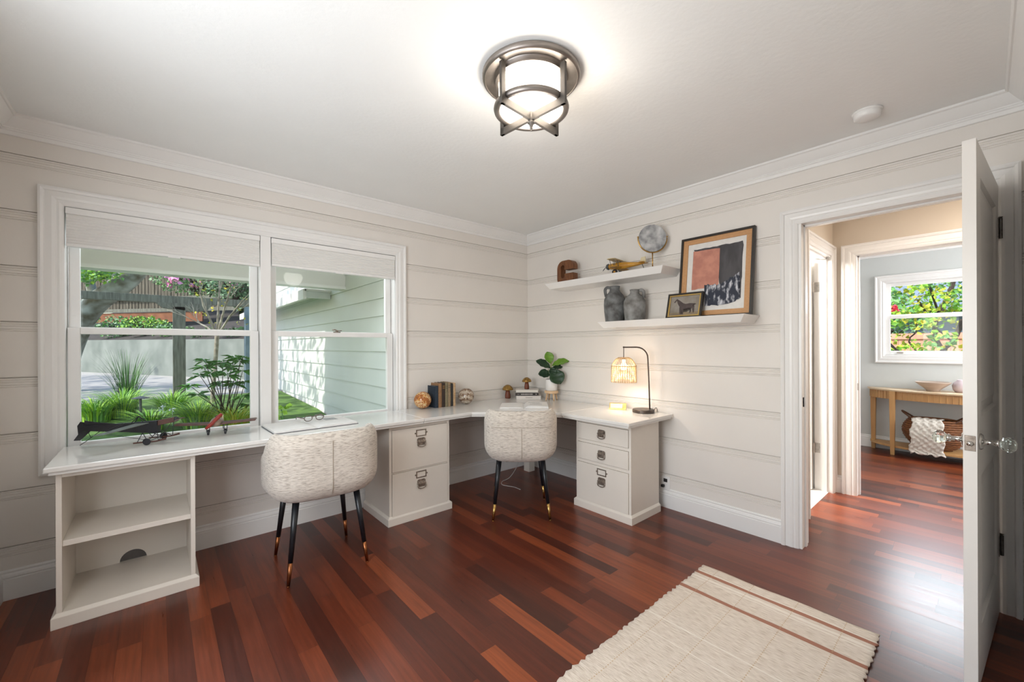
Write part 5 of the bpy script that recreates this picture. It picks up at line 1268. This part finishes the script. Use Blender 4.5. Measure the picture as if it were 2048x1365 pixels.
# leaning mossy tree
t = empty('mossy_tree', tuple(at(120, 800, 8)), 'thick grey mossy tree trunk leaning to the right at the far left of the window', 'tree')
bm = B(); tube(bm, smooth_pts([at(120, 800, 8), at(132, 720, 8), at(160, 650, 8), at(192, 607, 8), at(232, 578, 8), at(262, 552, 8), at(300, 505, 8), at(340, 430, 8)]), [.20 - .03 * i / 42 for i in range(43)], 14)
mesh_obj('trunk', bm, bark_m, t, world=True, smooth=True)
bm = B()
for q in ([at(190, 610, 8), at(182, 575, 8), at(170, 530, 8)], [at(236, 575, 8), at(228, 540, 8), at(222, 500, 8)], [at(176, 640, 8), at(160, 620, 8), at(140, 600, 8)]): tube(bm, smooth_pts(q), .075, 8)
mesh_obj('branch', bm, bark_m, t, world=True, smooth=True)
bm = B()
for k, (px, py) in enumerate(((185, 548), (205, 552), (222, 545), (170, 556))): leaves(bm, tuple(at(px, py, 7.6)), (.22, .2, .12), 90, .07, 50 + k)
mesh_obj('foliage', bm, [lf_lime, lf_mid], t, world=True)
# background trees closing the hillside
for i, (px, py, dd, r, lb, mm) in enumerate([
    (120, 470, 19, 2.6, 'dark tree crown behind the fence, far left of the window', [lf_dark, lf_mid]),
    (260, 450, 21, 2.8, 'broad dark tree crown behind the fence above the leaning trunk', [lf_dark, lf_mid]),
    (380, 470, 20, 2.5, 'green tree crown behind the fence above the grey post', [lf_mid, lf_dark]),
    (470, 490, 19, 2.2, 'mottled green tree crown behind the fence beside the window mullion', [lf_pale, lf_dark]),
    (560, 500, 22, 3.0, 'dense tree crown glimpsed over the eave in the right window half', [lf_dark, lf_pale]),
    (585, 590, 13, 1.5, 'low dense tree just over the eave in the right window half', [lf_pale, lf_dark]),
    (650, 470, 25, 3.4, 'tall tree crown far behind the neighbouring wing', [lf_dark, lf_mid])]):
    p = at(px, py, dd); shrub('tree', tuple(p), (r, r, r), 2600, .28, 70 + i, mm, lb, cat='tree', group='trees behind the fence')
# shrub layer in front of the fence with pink flowers
p = at(395, 562, 11.5); shrub('flowering_shrub', tuple(p), (1.0, .5, .42), 1300, .08, 90, [lf_pale, lf_mid], 'tall shrub with pink blossoms in front of the fence', 'shrub', flowers=(pink_m, 9, .10))
p = at(470, 575, 11.0); shrub('flowering_shrub', tuple(p), (.7, .5, .38), 800, .08, 91, [lf_pale, lf_dark], 'silvery shrub right of the pink-blossomed one below the porch beam', 'shrub')
# bare multi-stem sapling
def branchy(bm, p, d, L, r, depth, rnd, spread=.45):
    q = p + d * L; mid = p + d * L * .5 + Vector((rnd.uniform(-1, 1), rnd.uniform(-1, 1), 0)) * L * .05
    tube(bm, [p, mid, q], [r, r * .85, r * .7], 6)
    if depth == 0: return
    for _ in range(rnd.choice((2, 2, 3))):
        e = (d + Vector((rnd.uniform(-1, 1), rnd.uniform(-.6, .6), rnd.uniform(-.2, .6))) * spread * 1.3).normalized(); branchy(bm, q, e, L * rnd.uniform(.6, .85), r * .62, depth - 1, rnd, spread)
t = empty('bare_sapling', tuple(at(424, 850, 5.6)), 'slender pale bare-branched sapling outside, right of the grey post', 'tree')
bm = B(); tube(bm, smooth_pts([at(424, 850, 5.6), at(426, 780, 5.6), at(431, 720, 5.6), at(434, 672, 5.6)]), .026, 8); mesh_obj('trunk', bm, twig_m, t, world=True, smooth=True)
bm = B(); rnd = random.Random(12)
for tx, ty in ((440, 560), (462, 575), (405, 610), (486, 600), (395, 645)):
    st = at(434, 674, 5.6); e = at(tx, ty, 5.6 + rnd.uniform(-.3, .3)); m1 = st.lerp(e, .5) + Vector((0, 0, .03)); tube(bm, [st, m1, e], [.016, .012, .008], 6)
    for _ in range(3): branchy(bm, st.lerp(e, rnd.uniform(.4, 1)), ((e - st).normalized() + Vector((rnd.uniform(-.7, .7), rnd.uniform(-.4, .4), .2))).normalized(), .16, .006, 2, rnd)
mesh_obj('branches', bm, twig_m, t, world=True)
bm = B(); rnd = random.Random(31)
for _ in range(26):
    leaves(bm, tuple(at(rnd.uniform(385, 495), rnd.uniform(560, 650), 5.6)), (.03, .03, .03), 3, .035, 300 + _, 0)
mesh_obj('buds', bm, lf_yel, t, world=True)
# rhododendron
t = empty('rhododendron', tuple(at(450, 845, 5.0)), 'rhododendron with whorls of long green leaves just outside, right part of the left window half', 'shrub')
bm = B(); bmL = B(); rnd = random.Random(8)
for px, py in ((410, 722), (425, 745), (400, 752), (380, 772), (445, 725), (462, 735), (455, 750), (480, 722), (485, 742), (490, 765), (470, 715), (395, 790), (440, 765), (470, 770), (492, 790), (408, 735), (432, 730), (498, 810), (486, 715)):
    c = at(px, py, 5.0 + rnd.uniform(-.25, .3)); b0 = at(450 + rnd.uniform(-15, 15), 850, 5.0); tube(bm, [b0, b0.lerp(c, .55) + Vector((rnd.uniform(-.04, .04), 0, .02)), c], [.007, .005, .003], 5)
    for k in range(11):
        a = 2 * math.pi * k / 11 + rnd.uniform(-.2, .2); d = Vector((math.cos(a), math.sin(a), rnd.uniform(-.45, .35))).normalized(); s = d.cross(Vector((0, 0, 1))).normalized(); L = rnd.uniform(.11, .17); W_ = L * .20
        q = [bmL.verts.new(c + d * .008), bmL.verts.new(c + d * L * .5 + s * W_ + Vector((0, 0, .01))), bmL.verts.new(c + d * L - Vector((0, 0, .02))), bmL.verts.new(c + d * L * .5 - s * W_ + Vector((0, 0, .01)))]
        fc = bmL.faces.new(q); fc.material_index = rnd.randrange(2)
mesh_obj('stems', bm, dtwig_m, t, world=True); mesh_obj('leaves', bmL, [lf_mid, leafm('leaf_rhodo', (60, 112, 50), (90, 146, 62))], t, world=True)
# grass clumps
def tuft(c, r, h, n, seed, mats_, label, droop=.5):
    bm = B(); rnd = random.Random(seed)
    for _ in range(n):
        a = rnd.uniform(0, 6.28); rr = r * .35 * math.sqrt(rnd.random()); p = Vector((c[0] + rr * math.cos(a), c[1] + rr * math.sin(a), c[2])); d = Vector((math.cos(a), math.sin(a), 0)); L = h * rnd.uniform(.6, 1.1); out = r * rnd.uniform(.3, 1.1); s = Vector((-d.y, d.x, 0)) * .006; prev = None
        for k in range(6):
            q = k / 5; pos = p + d * out * q * q + Vector((0, 0, L * (q * 1.25 - droop * q * q * .9))); wv = s * (1 - q * .92); cur = (bm.verts.new(pos - wv), bm.verts.new(pos + wv))
            if prev: fc = bm.faces.new((prev[0], prev[1], cur[1], cur[0])); fc.material_index = _ % 2
            prev = cur
    return tag(mesh_obj('grass_clump', bm, mats_), label, 'grass clump', 'grass clumps outside the big window')
def gz(y): return .0 if y < .17 else (.20 * (y - .17) / 1.03 if y < 1.2 else (.20 + .18 * (y - 1.2) / 2 if y < 3.2 else .38 + .075 * (y - 3.2) / 2.4))
for i, (px, dd, r, h, n, mm, lb, dr) in enumerate([
    (190, 5.0, .42, 0.48, 420, [lf_lime, lf_mid], 'lime green arching grass clump at the lower left of the window', .75),
    (245, 5.3, .40, 0.55, 380, [lf_lime, lf_mid], 'arching grass clump second from the left, in front of the spiky one', .7),
    (255, 5.9, .34, 0.71, 160, [lf_mid, lf_dark], 'dark spiky upright grass clump against the driveway', .15),
    (345, 5.6, .45, 0.46, 420, [lf_mid, lf_lime], 'soft green grass mound at the foot of the grey post', .7),
    (395, 4.9, .42, 0.48, 420, [lf_lime, lf_mid], 'yellow-green grass clump behind the brown model plane', .7),
    (470, 4.8, .40, 0.44, 380, [lf_lime, lf_yel], 'yellow-green grass clump near the window mullion', .7),
    (300, 4.7, .34, 0.34, 300, [lf_mid, lf_lime], 'low green grass clump between the two model planes', .7)]):
    p = at(px, 800, dd); tuft((p.x, p.y, gz(p.y)), r, h, n, 200 + i, mm, lb, dr)
# small blue flowers
bm = B(); rnd = random.Random(77)
for px, py in ((320, 820), (330, 828), (345, 820), (326, 812), (310, 852), (200, 866), (190, 872), (230, 868)):
    leaves(bm, tuple(at(px, py, 4.9)), (.025, .025, .025), 14, .022, px, 0); a = at(px, py, 4.9); tube(bm, [(a.x, a.y, gz(a.y)), tuple(a)], .003, 4)
tag(mesh_obj('blue_flowers', bm, [blue_f]), 'cluster of tiny pale blue flowers among the grasses', 'flowers', kind='stuff')
# path light
p = at(281, 800, 4.9); t = empty('path_light', (p.x, p.y, gz(p.y)), 'dark garden path light with a pointed cap standing in the grass', 'garden light')
zc = 1.3 - (797 - 696) / 820.6 * 4.9; zr = zc - gz(p.y)
bm = B(); tube(bm, [(0, 0, 0), (0, 0, zr)], .013, 8); mesh_obj('stake', bm, gry, t)
bm = B(); lathe(bm, [(.085, 0), (.085, .006), (.03, .022), (0, .030)], (0, 0, zr - .002), 6); mesh_obj('cap', bm, gry, t)
# young plant against the wing wall
t = empty('young_plant', tuple(at(566, 856, 4.6)), 'young leafy green sprig outside at the lower left of the right window half', 'plant')
bm = B(); tube(bm, smooth_pts([at(562, 880, 4.6), at(566, 845, 4.6), at(562, 815, 4.6)]), .005, 6); mesh_obj('stem', bm, lf_mid, t, world=True)
bm = B()
for k, (px, py) in enumerate(((558, 815), (565, 822), (560, 838), (574, 812), (556, 848), (570, 845))): leaves(bm, tuple(at(px, py, 4.6)), (.02, .02, .015), 4, .06, 400 + k, 0)
mesh_obj('leaves', bm, [lf_lime], t, world=True)
# trees to the left throw dappled shade on wing and drive
for i, (x, y, z, r) in enumerate(((-5.0, 4.5, 5.2, 1.5), (-9.5, 7.5, 7., 1.9), (-12.5, 12, 8, 2.4))):
    t = empty('shade_tree', (x, y, .4), ('leafy tree left of the porch, nearest the house', 'leafy tree left of the driveway, second from the house', 'tall leafy tree left of the driveway, farthest from the house')[i], 'tree', 0, 'shade trees left of the window')
    bm = B(); leaves(bm, (x, y, z), (r, r * 1.15, r), 900 if i else 620, .24 if i else .17, 500 + i); mesh_obj('foliage', bm, [lf_mid, lf_dark], t, world=True)
    bm = B(); tube(bm, [(x, y, .4), (x + .1, y, z * .5), (x, y, z)], [.16, .12, .06], 8); mesh_obj('trunk', bm, bark_m, t, world=True)

# ------------------------------------------------------------------ outside the bedroom window
struct('ground_east', boxb(3.95, 26, -16, 6, -.1, .05), grass_m)
sf = mat('pink_fence', (226, 158, 134), .8, noise=(206, 138, 114), scale=3, bump=.2, stretch=(1, 4, .5))
t = empty('painted_board_fence', (12.0, -4.2, .05), 'sunlit salmon board fence outside the bedroom window', 'fence')
bm = B()
for k in range(48): box(bm, -.02, .02, -5.5 + .24 * k, -5.5 + .24 * k + .232, 0, 1.55)
mesh_obj('boards', bm, sf, t); mesh_obj('rail', boxb(-.06, -.02, -5.5, 6, 1.40, 1.50), sf, t)
t = empty('neighbour_house', (17.0, -4.2, .05), 'blue-grey neighbouring house with a shingled roof outside the bedroom window', 'house')
sh = mat('blue_grey_siding', (104, 120, 132), .8, noise=(88, 104, 116), scale=2, bump=.3, stretch=(1, 1, 12)); rfm = mat('slate_shingle', (132, 146, 166), .8, noise=(100, 112, 130), scale=6, bump=.5, stretch=(1, 1, 8))
mesh_obj('wall', boxb(0, 6, -7, 7, 0, 2.5), sh, t)
bm = B(); hexa(bm, [(-.6, -7.5, 2.4), (6, -7.5, 5.2), (6, 7.5, 5.2), (-.6, 7.5, 2.4)], [(-.6, -7.5, 2.5), (6, -7.5, 5.3), (6, 7.5, 5.3), (-.6, 7.5, 2.5)]); mesh_obj('roof', bm, rfm, t)
t = empty('camellia_tree', (7.2, -3.7, .05), 'green and yellow leafed camellia with dark branches right outside the bedroom window', 'tree')
bm = B(); b0 = Vector((7.2, -3.75, .05))
E_ = lambda px, py, d: at(px, py, d)
for pth, r in (([b0, E_(1885, 700, 7.6), E_(1872, 640, 7.6), E_(1880, 625, 7.6), E_(1905, 570, 7.6), E_(1915, 500, 7.6)], .04), ([E_(1885, 700, 7.6), E_(1908, 680, 7.6), E_(1925, 640, 7.6)], .04), ([E_(1876, 665, 7.6), E_(1862, 640, 7.6), E_(1835, 600, 7.4)], .018), ([E_(1878, 628, 7.6), E_(1868, 600, 7.5), E_(1860, 575, 7.4)], .018), ([b0, E_(1790, 700, 7.6), E_(1785, 660, 7.5)], .03), ([E_(1876, 660, 7.6), E_(1900, 680, 7.6)], .014), ([b0, E_(1830, 700, 7.6), E_(1834, 660, 7.6), E_(1825, 620, 7.6)], .014)):
    tube(bm, smooth_pts(pth, 4), r, 6)
mesh_obj('branches', bm, dtwig_m, t, world=True)
bm = B(); rnd = random.Random(9)
for k in range(120):
    px, py = rnd.uniform(1776, 1925), rnd.uniform(560, 715)
    if 655 < py < 690 and rnd.random() < .55: continue
    c = E_(px, py, rnd.uniform(6.6, 8.2)); leaves(bm, tuple(c), (.14, .14, .10), 14 if py < 640 else 8, .085, 600 + k, rnd.choice((0, 1, 1, 2)))
mesh_obj('foliage', bm, [lf_yel, lf_lime, lf_mid], t, world=True)
bm = B(); leaves(bm, tuple(E_(1788, 617, 6.5)), (.05, .05, .04), 40, .045, 900, 0); o = mesh_obj('flower', bm, [redf], t, world=True); o['label'] = 'red camellia flower'
for i, (x, y, z, r) in enumerate(((14.5, -1.0, 1.54, 1.5), (13.8, -6.6, 1.24, 1.2))):
    shrub('tree', (x, y, z), (r, r, r), 1200, .16, 950 + i, [lf_mid, lf_pale], ('green tree left of the salmon fence outside the bedroom window', 'green tree right of the salmon fence outside the bedroom window')[i], cat='tree')
